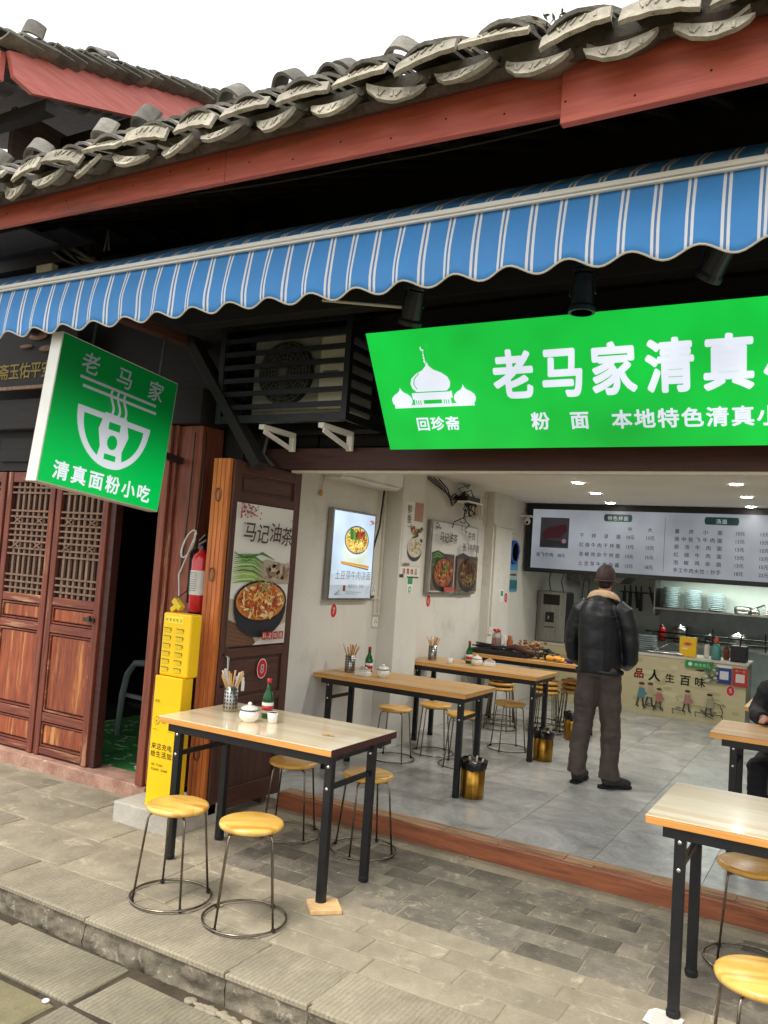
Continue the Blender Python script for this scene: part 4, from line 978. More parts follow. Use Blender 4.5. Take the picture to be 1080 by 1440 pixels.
build('valve', MB().box(-3.665, -3.625, 4.005, 4.045, 1.67, 1.71).bar((-3.645, 4.0, 1.70), (-3.56, 3.97, 1.73), .02, .012).bar((-3.645, 4.0, 1.725), (-3.57, 3.97, 1.765), .02, .01), M['steel_dark'], fe)
build('hose', MB().tube([(-3.68, 4.02, 1.69), (-3.74, 4.03, 1.65), (-3.75, 4.04, 1.5), (-3.745, 4.04, 1.32)], .011, 8), M['rubber'], fe, smooth=True)
pts = [(-3.70, 3.93, 1.30)]; 
for i in range(40): t = i/39*4*PI; pts.append((-3.66+.06*math.cos(t)*(1-.2*i/40)-.02, 3.93-.01*math.sin(t), 1.70+.055*math.sin(t)+.07*math.cos(t)))
wire('white_cable', [], .004, 'whitecable', '') if 0 else tag(build('white_cable', MB().tube([(-3.66, 3.90, 1.29), (-3.72, 3.93, 1.34), (-3.74, 3.93, 1.5)]+pts[1:], .005, 6), M['whitecable'], smooth=True), 'loose loops of white cable beside the fire extinguisher', 'cable')
pl = thing('yellow_plug', 'yellow splitter plug lying on top of the yellow cabinet', 'plug', (-3.6, 3.8, 1.276))
build('body', MB().box(-.04, .04, -.02, .02, -.018, .018, Matrix.Translation((-3.60, 3.80, 1.325)) @ Matrix.Rotation(.7, 4, 'Y')).box(-.035, .035, -.018, .018, -.015, .015, Matrix.Translation((-3.615, 3.80, 1.305)) @ Matrix.Rotation(-.6, 4, 'Y')), M['yellow_tag'], pl, bevel=.004)
build('lead', MB().tube([(-3.63, 3.8, 1.35), (-3.68, 3.95, 1.40), (-3.74, 4.05, 1.6), (-3.745, 4.085, 2.0), (-3.75, 4.09, 2.45)], .004, 6), M['cable'], pl, smooth=True)
wire('post_cable', [(-3.86, 4.10, 2.45), (-3.865, 4.10, 1.9), (-3.89, 4.10, 1.5)], .004, 'cable', 'thin black cable running down the orange post')
wire('ac_pipe', [(-3.52, 4.45, 2.5), (-3.55, 4.45, 2.35), (-3.45, 4.44, 2.27)], .012, 'greycable', 'pale pipe stub below the air conditioner cage')
# ================================================================ FURNITURE KINDS
def make_table(name, L, D, H, topm, ax, bx, lab, edgem='edge', fy=.015, byy=.24):
    """origin at the floor under the front left top corner; ax,bx leg insets from the left and right ends"""
    t = thing(name, lab, 'table')
    tp = build('tabletop', MB().box(0, L, .0, D, H-.006, H), M[topm], t, bevel=.002)
    build('top_edge', MB().box(0.001, L-.001, .001, D-.001, H-.034, H-.0065), M[edgem], t, bevel=.003)
    build('apron', MB().box(ax*.6, L-.012, .012, .032, H-.075, H-.035).box(ax*.6, L-.012, D-byy*.6, D-byy*.6+.02, H-.075, H-.035).box(L-.03, L-.013, .034, D-.03, H-.065, H-.035), M['black'], t)
    ys_ = (fy, D-byy)
    for x in (ax, L-bx-.042):
        for k, y in enumerate(ys_):
            lg = build('leg', MB().box(x, x+.042, y, y+.036, .012, H-.036), M['black'], t, bevel=.003)
            build('foot_cap', MB().lathe([(.026, 0), (.028, .02), (.024, .03)], 10, (x+.021, y+.018, 0)), M['rubber'], lg)
            for z in (H-.085, H-.19): build('bolt', MB().ell((x+.021, y-.001, z), (.009, .006, .009), 6), M['bolt'], lg, smooth=True)
        build('crossbar', MB().box(x+.008, x+.030, ys_[0]+.037, ys_[1]-.001, H-.20, H-.176), M['black'], t, bevel=.002)
    P = Print((L-.20, D*.42, H+.0006), (1, 0, 0), (0, 1, 0), .0003); P.ell(0, 0, .040, .022, (190, 140, 70), 20); P.ell(0, 0, .034, .018, (214, 166, 96), 20); P.ell(0, 0, .008, .008, (90, 60, 40), 10)
    P.build('oval_mark', M['print'], t)
    return t
def make_stool(name, lab):
    t = thing(name, lab, 'stool'); H = .445; r = .148
    build('seat', MB().lathe([(.001, H-.032), (r-.02, H-.032), (r-.004, H-.026), (r, H-.016), (r-.003, H-.006), (r-.016, H-.0005), (.001, H)], 36), M['seat'], t, smooth=True)
    build('seat_frame', MB().lathe([(.10, H-.038), (.115, H-.038), (.115, H-.0325), (.10, H-.0325)], 24), M['rod'], t, smooth=True)
    for k in range(4):
        a = PI/4+k*PI/2; d = Vector((math.cos(a), math.sin(a), 0)); pts = [d*.03+Vector((0, 0, H-.038)), d*.118+Vector((0, 0, H-.04)), d*.131+Vector((0, 0, H-.045)), d*.138+Vector((0, 0, H-.06)), d*.178+Vector((0, 0, .02))]
        build('leg', MB().tube(pts, .0055, 8), M['rod'], t, smooth=True)
        build('rubber_foot', MB().ell(d*.182+Vector((0, 0, .010)), (.011, .011, .011), 6), M['rubber'], t, smooth=True)
    build('ring', MB().tube([(math.cos(q)*.19, math.sin(q)*.19, .012) for q in [2*PI*i/48 for i in range(48)]], .0055, 8, closed=True), M['rod'], t, smooth=True)
    return t
GO = 'tables on the sidewalk'; GI = 'tables inside the shop'; SO = 'stools on the sidewalk'; SI = 'stools inside the shop'
t1 = make_table('dining_table', 1.13, .66, .745, 'top', .11, .0, 'pale topped table on the sidewalk before the yellow cabinet, with a white pot on it'); t1['group'] = GO
build('end_band', MB().box(1.1305, 1.1325, 0, .66, .745-.036, .7445), M['lintel'], t1)
t1.location = (-3.29, 3.395, 0)
t1.rotation_euler = (0, 0, rad(.4))
t2 = place(t1, (-.69, 3.42, 0), 0, 'empty pale table on the sidewalk at right, front leg on white paper')
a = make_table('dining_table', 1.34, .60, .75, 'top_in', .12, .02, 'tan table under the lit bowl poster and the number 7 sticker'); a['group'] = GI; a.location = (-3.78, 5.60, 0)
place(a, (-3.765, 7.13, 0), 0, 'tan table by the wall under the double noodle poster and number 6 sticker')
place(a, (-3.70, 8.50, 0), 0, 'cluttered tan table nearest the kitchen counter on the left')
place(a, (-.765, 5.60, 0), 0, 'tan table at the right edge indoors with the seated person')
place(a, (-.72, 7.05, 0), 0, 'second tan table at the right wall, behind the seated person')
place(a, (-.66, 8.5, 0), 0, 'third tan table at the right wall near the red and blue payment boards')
o = build('wood_pad', MB().box(-.075, .075, -.07, .07, 0, .022, Matrix.Translation((-2.15, 3.42, 0)) @ Matrix.Rotation(.75, 4, 'Z')), M['pad_wood'], bevel=.003); tag(o, 'square pine pad under the front leg of the sidewalk table', 'wood pad')
pp = Print((-.592, 3.40, .003), (1, 0, 0), (0, 1, 0)); pp.poly([(-.055, .045), (-.035, .075), (.03, .08), (.075, .05), (.07, -.045), (.0, -.07), (-.06, -.05)], (222, 218, 208)); pp.poly([(-.04, .04), (.03, .06), (.05, -.03), (-.03, -.045)], (206, 200, 190))
o = pp.build('paper_wad', M['print']); tag(o, 'flattened white paper under the front leg of the right table', 'paper')
s0 = make_stool('stool', 'yellow round stool on the sidewalk, left of the two in front of the table'); s0['group'] = SO
s0.location = (-2.79, 3.06, 0); s0.rotation_euler = (0, 0, rad(12))
place(s0, (-2.365, 3.09, 0), rad(38), 'yellow round stool on the sidewalk, right of the two in front of the table')
place(s0, (-2.91, 4.17, 0), rad(20), 'yellow stool behind the sidewalk table nearest the dark door leaf')
place(s0, (-2.42, 4.23, 0), rad(50), 'yellow stool behind the sidewalk table beside its right rear leg')
place(s0, (-.36, 4.12, 0), rad(5), 'yellow stool tucked under the right sidewalk table beside the wooden sill')
place(s0, (-.215, 2.975, 0), rad(22), 'yellow stool cut by the right edge, in front of the right sidewalk table')
for x, y, r_, lab in ((-3.40, 6.33, 10, 'stool behind the number 7 table closest to the wall'), (-3.245, 6.80, 35, 'stool between the number 7 and number 6 tables, next to the pillar'), (-2.86, 6.56, 15, 'stool behind the right end of the number 7 table'),
        (-2.80, 7.50, 40, 'stool half under the number 6 table in front of stacked stools'), (-.29, 6.55, 20, 'stool carrying the seated person in dark clothes'), (-.12, 5.25, 44, 'stool inside at the right edge just behind the wooden sill')):
    place(s0, (x, y, 0), rad(r_), lab, SI)
for (x, y, n, lab) in ((-3.25, 8.42, 3, 'left'), (-2.82, 8.62, 3, 'middle'), (-2.62, 8.95, 3, 'right')):
    for k in range(n):
        c_ = place(s0, (x, y, k*.050), rad(15*k), '%s stool of the %s stack under the cluttered table' % (('lowest', 'middle', 'topmost')[k], lab), 'stacked stools under the cluttered table')
# table top things ---------------------------------------------------------
def chop_holder(lab):
    t = thing('chopstick_holder', lab, 'chopstick holder'); h = .145
    build('cup', MB().lathe([(.038, 0), (.041, .005), (.041, h), (.038, h), (.038, .01), (.001, .01)], 24), M['steel'], t, smooth=True)
    mb = MB()
    for a_ in range(14):
        for z in range(6):
            q = a_*2*PI/14; mb.box(-.0035, .0035, -.0008, .0008, -.006, .006, Matrix.Translation((math.cos(q)*.0413, math.sin(q)*.0413, .025+z*.021)) @ Matrix.Rotation(q+PI/2, 4, 'Z'))
    build('slots', mb, M['dark'], t)
    r_ = random.Random(3)
    for k in range(12):
        q = r_.uniform(0, 2*PI); d = Vector((math.cos(q), math.sin(q), 0)); b = -d*.02+Vector((0, 0, .015)); e = d*r_.uniform(.04, .075)+Vector((0, 0, r_.uniform(.20, .235)))
        cs_ = build('chopstick', MB().bar(b, e, .009, .006), M['bamboo'] if k % 3 else M['paper'], t)
        if k % 3 == 0: build('sleeve', MB().bar(b.lerp(e, .55), e+(e-b)*.02, .014, .008), M['paper'] if k % 2 else M['conduit'], cs_)
    return t
def pot(lab):
    t = thing('lidded_pot', lab, 'pot')
    build('bowl', MB().lathe([(.001, 0), (.035, 0), (.036, .006), (.052, .018), (.056, .04), (.05, .062), (.045, .066), (.001, .066)], 28), M['ceramic'], t, smooth=True)
    ld = build('lid', MB().lathe([(.047, .0665), (.049, .071), (.042, .082), (.02, .09), (.001, .091)], 28), M['ceramic'], t, smooth=True)
    build('knob', MB().ell((0, 0, .098), (.012, .012, .010), 8), M['ceramic'], ld, smooth=True)
    build('rim_line', MB().lathe([(.0505, .0615), (.0515, .0635), (.0505, .0655)], 28), M['steel_dark'], t)
    return t
def bottle(lab):
    t = thing('sauce_bottle', lab, 'bottle')
    build('glass', MB().lathe([(.001, 0), (.030, 0), (.032, .006), (.032, .11), (.028, .13), (.014, .16), (.012, .20), (.001, .20)], 20), M['green_glass'], t, smooth=True)
    build('cap', MB().lathe([(.0135, .196), (.0135, .222), (.001, .223)], 14), M['red'], t, smooth=True)
    build('paper_label', MB().lathe([(.0326, .03), (.0326, .09)], 20), M['paper'], t, smooth=True)
    build('label_band', MB().lathe([(.0330, .045), (.0330, .072)], 20), M['red'], t, smooth=True)
    return t
def cup(lab):
    t = thing('small_cup', lab, 'cup')
    build('wall', MB().lathe([(.001, 0), (.022, 0), (.026, .004), (.031, .055), (.028, .055), (.023, .01), (.001, .01)], 20), M['ceramic'], t, smooth=True)
    build('rim', MB().lathe([(.0305, .053), (.0315, .056), (.028, .0565), (.0275, .053)], 20), M['conduit'], t, smooth=True)
    return t
def tissue(lab):
    t = thing('napkin_box', lab, 'napkins'); build('tray', MB().box(-.06, .06, -.04, .04, 0, .035), M['ceramic'], t, bevel=.008)
    build('napkins', MB().box(-.05, .05, -.032, .032, .034, .05).add([(-.05, 0, .05), (.0, -.03, .085), (.05, .01, .05), (.01, .035, .07)], [(0, 1, 2), (0, 2, 3)]), M['paper'], t)
    return t
g1 = chop_holder('steel chopstick holder full of sleeved chopsticks on the sidewalk table'); g1.location = (-3.13, 3.80, .745); g1['group'] = 'chopstick holders'
g2 = pot('white lidded pot on the sidewalk table'); g2.location = (-2.86, 3.64, .745); g2['group'] = 'lidded pots'
g3 = bottle('green sauce bottle behind the white pot on the sidewalk table'); g3.location = (-2.86, 3.80, .745); g3['group'] = 'green sauce bottles'
g4 = cup('small white cup beside the pot on the sidewalk table'); g4.location = (-2.76, 3.72, .745)
g5 = tissue('white napkin box on the first wall table'); g5.location = (-3.42, 5.78, .75)
place(g1, (-3.60, 5.86, .75), .4, 'chopstick holder on the first wall table under the lit poster'); place(g1, (-3.60, 7.40, .75), .8, 'tall chopstick holder on the second wall table beside the pillar')
place(g3, (-3.46, 5.93, .75), .4, 'green bottle on the first wall table'); place(g3, (-3.25, 7.50, .75), .4, 'green bottle on the second wall table')
place(g2, (-3.27, 5.84, .75), .4, 'white lidded pot on the first wall table'); place(g2, (-3.13, 7.42, .75), .4, 'white lidded pot on the second wall table')
place(g4, (-3.37, 7.32, .75), .4, 'grey cup between holder and pot on the second wall table'); place(g5, (-3.03, 7.50, .75), .3, 'white napkin box on the second wall table')
place(g5, (-.62, 6.35, .75+.0), .3, 'white napkins near the seated person at the right edge') .location = (-.52, 7.25, .75)
# clutter on the third table
ct = thing('black_tray', 'low black tray full of cables on the cluttered table', 'tray', (-3.4, 8.7, .75))
build('base', MB().box(-3.72, -3.05, 8.56, 8.86, .751, .80), M['blackplastic'], ct, bevel=.01)
mb = MB(); rc2 = random.Random(12)
for k in range(6):
    pts = [(-3.6+rc2.uniform(-.15, .5), 8.6+rc2.uniform(0, .25), .81+rc2.uniform(0, .04)) for _ in range(5)]; mb.tube(pts, .008, 6)
build('cables', mb, M['cable'], ct, smooth=True)
jg = thing('jug', 'clear jug with red flower pattern and red lid on the cluttered table', 'jug', (-3.47, 8.75, .80))
build('body', MB().lathe([(.001, 0), (.05, 0), (.058, .01), (.05, .17), (.046, .18), (.001, .18)], 20, (-3.47, 8.75, .80)), M['jug_glass'], jg, smooth=True)
build('pattern', MB().lathe([(.0575, .03), (.053, .13)], 9, (-3.47, 8.75, .80)), M['red'], jg)
build('handle', MB().tube([(-3.42, 8.75, .96), (-3.37, 8.75, .95), (-3.365, 8.75, .87), (-3.41, 8.75, .84)], .008, 8), M['ceramic'], jg, smooth=True)
mb = MB()
for k in range(8): q = k*PI/4; mb.ell((-3.47+.03*math.cos(q), 8.75+.03*math.sin(q), .995+.01*(k % 3)), (.02, .02, .012), 5)
build('lid', mb, M['red'], jg, smooth=True)
mb = MB(); pal = []
def blob(name, cx, cy, sx, sy, n, cols, lab, cat, seed, z0=.76, zz=.06, s=.02):
    r_ = random.Random(seed); k = MB()
    for i in range(n):
        m0 = MB().ell((cx+r_.uniform(-sx, sx), cy+r_.uniform(-sy, sy), z0+r_.uniform(0, zz)), (s*r_.uniform(.6, 1.5), s*r_.uniform(.6, 1.5), s*r_.uniform(.5, 1)), 4)
        k.add(m0.v, m0.f, lin(r_.choice(cols)))
    o = build(name, k, M['paint_print']); tag(o, lab, cat); return o
blob('dried_flowers', -3.12, 8.98, .16, .06, 60, [(150, 104, 60), (176, 130, 80), (110, 76, 50)], 'brown dried flowers heaped at the back of the cluttered table', 'dried flowers', 1, .77, .14)
blob('dark_greens', -2.92, 8.72, .12, .06, 50, [(30, 34, 26), (50, 52, 34), (26, 26, 26)], 'dark leafy heap on the cluttered table', 'greens', 2, .76, .10)
blob('orange_fruit', -2.74, 8.62, .10, .04, 14, [(226, 150, 50), (236, 170, 60)], 'orange packets on the cluttered table', 'packets', 3, .765, .03, .028)
blob('purple_pouch', -2.58, 8.62, .03, .03, 6, [(84, 40, 96), (60, 30, 80)], 'small purple pouch on the cluttered table', 'pouch', 4, .77, .02, .03)
blob('pink_pouch', -2.46, 8.62, .04, .03, 8, [(216, 140, 130), (206, 120, 110), (220, 170, 160)], 'pink pouch at the end of the cluttered table', 'pouch', 5, .768, .02, .028)
o = build('wooden_shoe', MB().tube([(-3.3, 8.62, .83), (-3.2, 8.62, .86), (-3.08, 8.60, .83), (-2.95, 8.58, .82)], [.02, .035, .03, .018], 10), M['leaf_rail'], smooth=True); tag(o, 'brown rolled cloth lying on the black tray', 'cloth')
o = build('brown_jar', MB().lathe([(.001, 0), (.035, 0), (.037, .01), (.035, .1), (.025, .12), (.025, .16), (.001, .16)], 16, (-3.33, 8.80, .80)), M['door_panel'], smooth=True); tag(o, 'brown jar behind the red flowered jug', 'jar')
# waste bins
wb = thing('waste_bin', 'gold waste bin with black bag at the leg of the first wall table', 'bin'); wb['group'] = 'gold waste bins'
build('drum', MB().lathe([(.001, 0), (.094, 0), (.098, .006), (.1, .27), (.096, .27)], 32), M['gold'], wb, smooth=True)
V = []; n = 40
for j, (r_, z) in enumerate(((.098, .275), (.106, .285), (.112, .262), (.108, .225), (.085, .28), (.06, .25))):
    pass
mb = MB(); V = []
prof = [(.060, .20), (.092, .272), (.104, .29), (.112, .27), (.108, .225)]
for j, (r_, z) in enumerate(prof):
    for i in range(n):
        q = 2*PI*i/n; w_ = noise.noise(Vector((math.cos(q)*2.5, math.sin(q)*2.5, j*.8))); V.append(((r_+.012*w_)*math.cos(q), (r_+.012*w_)*math.sin(q), z+(.035*w_ if j >= 3 else .015*w_)))
mb.add(V, [(j*n+i, j*n+(i+1) % n, (j+1)*n+(i+1) % n, (j+1)*n+i) for j in range(4) for i in range(n)]); build('bag', mb, M['bagplastic'], wb, smooth=True)
build('rubbish', MB().bar((.03, -.02, .22), (.05, -.05, .33), .012, .008).bar((.07, 0, .22), (.09, -.02, .31), .014, .008).bar((-.03, .02, .2), (-.05, .03, .30), .01, .01), M['paper'], wb)
wb.location = (-2.40, 5.74, 0); wb.scale = (.9, .9, .94)
place(wb, (-2.40, 7.33, 0), 1, 'gold waste bin with black bag at the leg of the second wall table'); place(wb, (-2.48, 8.50, 0), 2, 'gold waste bin beside the man, by the cluttered table')

# ================================================================ THINGS ON THE LEFT WALL
x = XL
lb = thing('lit_poster_box', 'slim lit poster box with a noodle bowl and yellow chopsticks on the left wall', 'light box', (x, 6.0, 1.7))
build('box', MB().box(x+.002, x+.055, 5.67, 6.37, 1.335, 2.10), M['steel'], lb, bevel=.003)
P = Print((x+.0565, 5.69, 1.35), (0, 1, 0), (0, 0, 1), .0006); P.rect(0, .66, 0, .73, (206, 226, 246)); P.rect(0, .66, 0, .11, (170, 178, 184)); P.rect(.0, .66, .11, .2, (196, 206, 214))
P.ell(.37, .40, .20, .14, (218, 230, 214), 24); P.bowl(.37, .50, .20, .16, (226, 236, 226), (70, 100, 130), [(226, 190, 90), (250, 226, 130), (244, 214, 100), (150, 60, 30), (196, 90, 40), (90, 150, 50), (250, 236, 160)], 150, 10, 3, .62)
for k in range(24): P.stroke([(.22+k*.006, .60-.002*k), (.24+k*.005, .50)], .012, random.Random(k).choice([(60, 120, 50), (110, 170, 60), (40, 90, 60)]), layer=(k % 5 == 0))
for k in range(24): P.ell(.38+random.Random(k).uniform(-.07, .07), .54+random.Random(k+50).uniform(-.02, .03), .022, .014, random.Random(k).choice([(130, 50, 26), (170, 76, 36)]), 8, layer=(k % 6 == 0))
P.poly([(.10, .295), (.56, .262), (.56, .285), (.10, .312)], (220, 160, 40)); P.poly([(.11, .288), (.55, .245), (.55, .258), (.10, .294)], (120, 84, 40))
P.text('土豆芽牛肉凉面', .31, .165, .082, (110, 110, 120), -.0, step=.083, skew=.05); P.text('香酥可口 鲜香', .36, .09, .035, (110, 104, 100), 0, step=.036); P.rect(.155, .195, .06, .11, (120, 50, 40))
P.stroke([(.2, .055), (.45, .052)], .005, (120, 110, 104)); P.stroke([(.2, .04), (.4, .036)], .004, (120, 110, 104))
for k in range(14): r_ = random.Random(k); P.stroke([(.02+r_.uniform(0, .02), .03), (.05+r_.uniform(-.03, .08), .03+r_.uniform(.0, .05))], .008, (60, 66, 70), taper=True)
for k in range(6): r_ = random.Random(k+9); P.ell(.56+r_.uniform(-.05, .05), .66+r_.uniform(-.02, .03), .016, .01, (190, 110, 120), 8)
P.stroke([(.5, .64), (.64, .68)], .005, (130, 90, 96)); P.stroke([(.5, .03), (.56, .12), (.62, .14)], .006, (130, 136, 140)); P.stroke([(.52, .05), (.63, .06)], .01, (120, 126, 130), taper=True)
P.build('face', M['litbox'], lb)
sticker('number_sticker', (x+.001, 5.86, 1.24), (0, 1, 0), (0, 0, 1), '7', .048, 'red sticker with white number 7 under the lit poster box')
sticker('number_sticker', (x+.001, 7.63, 1.315), (0, 1, 0), (0, 0, 1), '6', .05, 'red sticker with white number 6 under the double noodle poster')
sticker('number_sticker', (-3.689, 9.52, 1.36), (0, 1, 0), (0, 0, 1), '5', .05, 'small red number sticker on the far pillar')
P = Print((-3.689, 9.32, 1.31), (0, 1, 0), (0, 0, 1)); P.rect(0, .12, 0, .15, (226, 230, 224)); P.rect(.02, .10, .07, .13, (60, 150, 90)); o = P.build('green_sticker', M['print']); tag(o, 'small green and white sticker beside the number on the far pillar', 'sticker')
P = Print((-3.619, 6.80, 1.40), (0, 1, 0), (0, 0, 1)); P.rect(0, .12, 0, .17, (228, 232, 226)); P.rect(.012, .108, .09, .158, (50, 150, 90)); P.ell(.06, .04, .03, .03, (50, 150, 90), 14); P.ell(.06, .04, .018, .018, (228, 232, 226), 12); o = P.build('green_sticker', M['print']); tag(o, 'green and white square sticker on the near pillar', 'sticker')
# pillar poster strip
P = Print((-3.618, 6.66, 1.665), (0, 1, 0), (0, 0, 1), .0005); P.rect(0, .38, 0, .60, (222, 220, 212)); P.rect(.2, .38, .42, .60, (170, 122, 96))
P.text('鲜', .10, .49, .09, (50, 44, 44), .01); P.text('香', .10, .40, .09, (50, 44, 44), .01); P.text('一份', .12, .34, .05, (50, 44, 44), .01)
for k in range(20): r_ = random.Random(k); P.ell(.25+r_.uniform(-.1, .12), .29+r_.uniform(-.05, .07), .03, .02, r_.choice([(60, 50, 50), (150, 60, 50), (196, 150, 90), (110, 130, 60)]), 9, layer=(k % 5 == 0))
P.bowl(.24, .17, .15, .13, (70, 60, 58), (206, 206, 200), [(220, 210, 190), (236, 226, 200), (200, 120, 80), (240, 236, 226), (180, 190, 120)], 70, 6, 4, .62); P.rect(.02, .14, .0, .02, (120, 110, 100))
o = P.build('poster', M['print']); tag(o, 'narrow food poster on the pillar between the two wall tables', 'poster')
P = Print((-3.618, 6.64, 1.55), (0, 1, 0), (0, 0, 1), .0005); P.rect(0, .40, 0, .10, (230, 228, 218)); P.text('清真食品', .2, .035, .062, (206, 90, 60), .02, step=.08); P.rect(.0, .08, .0, .03, (60, 60, 60)); P.rect(.15, .38, .0, .012, (60, 60, 60)); o = P.build('notice', M['print']); tag(o, 'small white notice with orange characters under the pillar poster', 'notice')
# double poster
db = thing('double_poster', 'double framed noodle poster on the left wall above number 6', 'poster', (x, 8.1, 1.7))
build('box', MB().box(x+.002, x+.05, 7.50, 8.70, 1.395, 2.15), M['steel'], db, bevel=.003)
P = Print((x+.0515, 7.53, 1.415), (0, 1, 0), (0, 0, 1), .0006); P.rect(0, 1.14, 0, .72, (214, 212, 206))
for cx0, tx, seed in ((0, '马记油茶', 5), (.57, '牛肉', 8)):
    P.rect(cx0+.01, cx0+.56, .01, .40, (104, 78, 64)); r_ = random.Random(seed)
    P.poly([(cx0+.01, .40), (cx0+.15, .43), (cx0+.3, .40), (cx0+.45, .38), (cx0+.56, .37), (cx0+.56, .36), (cx0+.01, .36)], (60, 56, 56))
    if cx0 == 0:
        for k in range(16): P.stroke([(.02, .38-k*.012), (.15, .42-k*.016), (.33, .36-k*.01)], .02, r_.choice([(70, 120, 60), (110, 160, 70), (40, 80, 40)]), layer=(k % 4 == 0), taper=True)
    P.bowl(cx0+.30, .20, .25, .20, (34, 30, 30), (26, 22, 22), [(140, 76, 44), (190, 110, 60), (170, 70, 40), (214, 160, 100), (120, 60, 40)] if cx0 == 0 else [(90, 66, 40), (150, 116, 60), (110, 80, 44), (60, 44, 30), (170, 130, 80)], 150, 12 if cx0 == 0 else 0, seed, .66)
    if cx0:
        for k in range(60): P.stroke([(cx0+.2+r_.random()*.2, .40-.2*r_.random()), (cx0+.2+r_.random()*.2, .22)], .012, r_.choice([(96, 62, 44), (130, 84, 56), (60, 40, 32)]), layer=(k % 9 == 0))
    P.rect(cx0+.30, cx0+.55, .012, .05, (190, 60, 60)) if cx0 == 0 else None
    for k in range(9): P.ell(cx0+.06+r_.uniform(-.04, .1), .68+r_.uniform(-.03, .03), .014, .010, (60, 50, 54), 7)
P.text('马记油茶', .27, .53, .11, (40, 34, 34), .012, step=.108, skew=.1, jit=.1); P.text('牛肉', .86, .58, .10, (40, 34, 34), .01, step=.10); P.text('张飞牛肉面', .86, .46, .09, (40, 34, 34), .01, step=.09, jit=.08)
P.build('face', M['print'], db)
# indoor air conditioner, trunking, sockets, router tangle
ia = thing('wall_air_conditioner', 'white indoor air conditioner high on the left wall by the entrance', 'air conditioner', (x, 6.1, 2.45))
build('body', MB().prism([(0, 2.33), (.17, 2.33), (.22, 2.37), (.22, 2.53), (.17, 2.58), (0, 2.58)], ((x+.001, 5.55, 0), (1, 0, 0), (0, 0, 1)), -.98), M['white'], ia, bevel=.008)
build('louvre', MB().bar((x+.19, 5.6, 2.345), (x+.19, 6.48, 2.345), .05, .006), M['whitebar'], ia)
hc = tag(build('door_chime', MB().ell((x+.02, 5.52, 2.20), (.018, .018, .025), 8).tube([(x+.02, 5.52, 2.22), (x+.02, 5.56, 2.40)], .003, 6), M['bamboo'], smooth=True), 'small brass plug hanging on a thread from the wall air conditioner', 'plug')
tr = thing('cable_trunking', 'cream plastic cable trunking running down the wall beside the near pillar', 'trunking', (x, 6.58, 1))
build('upright', MB().box(x+.002, x+.022, 6.575, 6.600, 1.19, 2.58), M['conduit'], tr); build('crosspiece', MB().box(x+.002, x+.02, 6.31, 6.574, 1.335, 1.36), M['conduit'], tr)
build('upright', MB().box(x+.002, x+.02, 6.50, 6.522, 1.19, 1.334), M['conduit'], tr); build('crosspiece', MB().box(x+.0025, x+.0215, 6.5225, 6.5745, 1.19, 1.21), M['conduit'], tr)
def socket(y, z, lab, X=x):
    t = thing('wall_socket', lab, 'socket', (X, y, z), 'white wall sockets'); build('plate', MB().box(X+.001, X+.018, y-.05, y+.05, z-.045, z+.045), M['white'], t, bevel=.004)
    build('holes', MB().box(X+.0181, X+.0186, y-.02, y-.012, z-.012, z+.004).box(X+.0181, X+.0186, y+.012, y+.02, z-.012, z+.004).box(X+.0181, X+.0186, y-.004, y+.004, z+.012, z+.022), M['dark'], t)
socket(6.55, 1.13, 'white socket box at the foot of the trunking beside the near pillar'); socket(6.47, 1.42, 'white socket with a plug beside the lit poster box'); socket(9.06, .975, 'white socket on the far pillar above the cluttered table', -3.69)
wire('hanging_cable', [(x+.03, 6.55, 2.58), (x+.05, 6.45, 2.0), (x+.04, 6.28, 1.55), (x+.04, 6.33, 1.35), (x+.03, 6.46, 1.36)], .009, 'cable', 'black cable sagging down from the ceiling to the socket beside the lit poster')
tr2 = thing('cable_trunking', 'cream plastic cable trunking on the far pillar behind the double poster', 'trunking', (-3.69, 9.05, 1))
build('upright', MB().box(-3.689, -3.667, 9.03, 9.06, 1.02, 2.20), M['conduit'], tr2); build('crosspiece', MB().box(-3.689, -3.667, 9.0, 9.6, 2.201, 2.225), M['conduit'], tr2); build('upright', MB().box(x+.001, x+.022, 8.93, 8.96, 2.20, 2.58), M['conduit'], tr2); build('crosspiece', MB().box(x+.001, x+.02, 9.63, 10.3, 2.16, 2.18), M['conduit'], tr2)
ro = thing('network_box', 'black network box with tangled cables high on the left wall', 'network box', (x, 8.3, 2.4))
build('shelf', MB().box(x+.001, x+.2, 8.05, 8.45, 2.39, 2.40), M['whitebar'], ro); build('box', MB().box(x+.01, x+.17, 8.08, 8.42, 2.401, 2.46), M['blackplastic'], ro, bevel=.008)
r_ = random.Random(14); mb = MB()
for k in range(16):
    pts = []; y_, z_ = 8.2+r_.uniform(-.15, .2), 2.40+r_.uniform(-.05, .1)
    for i in range(6): pts.append((x+.05+r_.uniform(0, .12), y_, z_)); y_ += r_.uniform(-.12, .12); z_ += r_.uniform(-.10, .07)
    mb.tube(pts, .006, 5)
for k in range(4): mb.tube([(x+.02, 7.3+k*.12, 2.58), (x+.04, 7.6+k*.08, 2.50), (x+.05, 7.95, 2.42-.03*k), (x+.06, 8.1, 2.42)], .007, 5)
build('cables', mb, M['cable'], ro, smooth=True)
mb = MB()
for k in range(5): mb.tube([(x+.05+.02*k, 8.5+.03*k, 2.5), (x+.05+.02*k, 8.46+.02*k, 2.36), (x+.05+.015*k, 8.52+.03*k, 2.24), (x+.05, 8.6+.02*k, 2.42)], .008, 5)
build('white_cables', mb, M['conduit'], ro, smooth=True)
ck = thing('wall_clock', 'round blue rimmed clock on the left wall before the menu board', 'clock', (x, 9.9, 1.95))
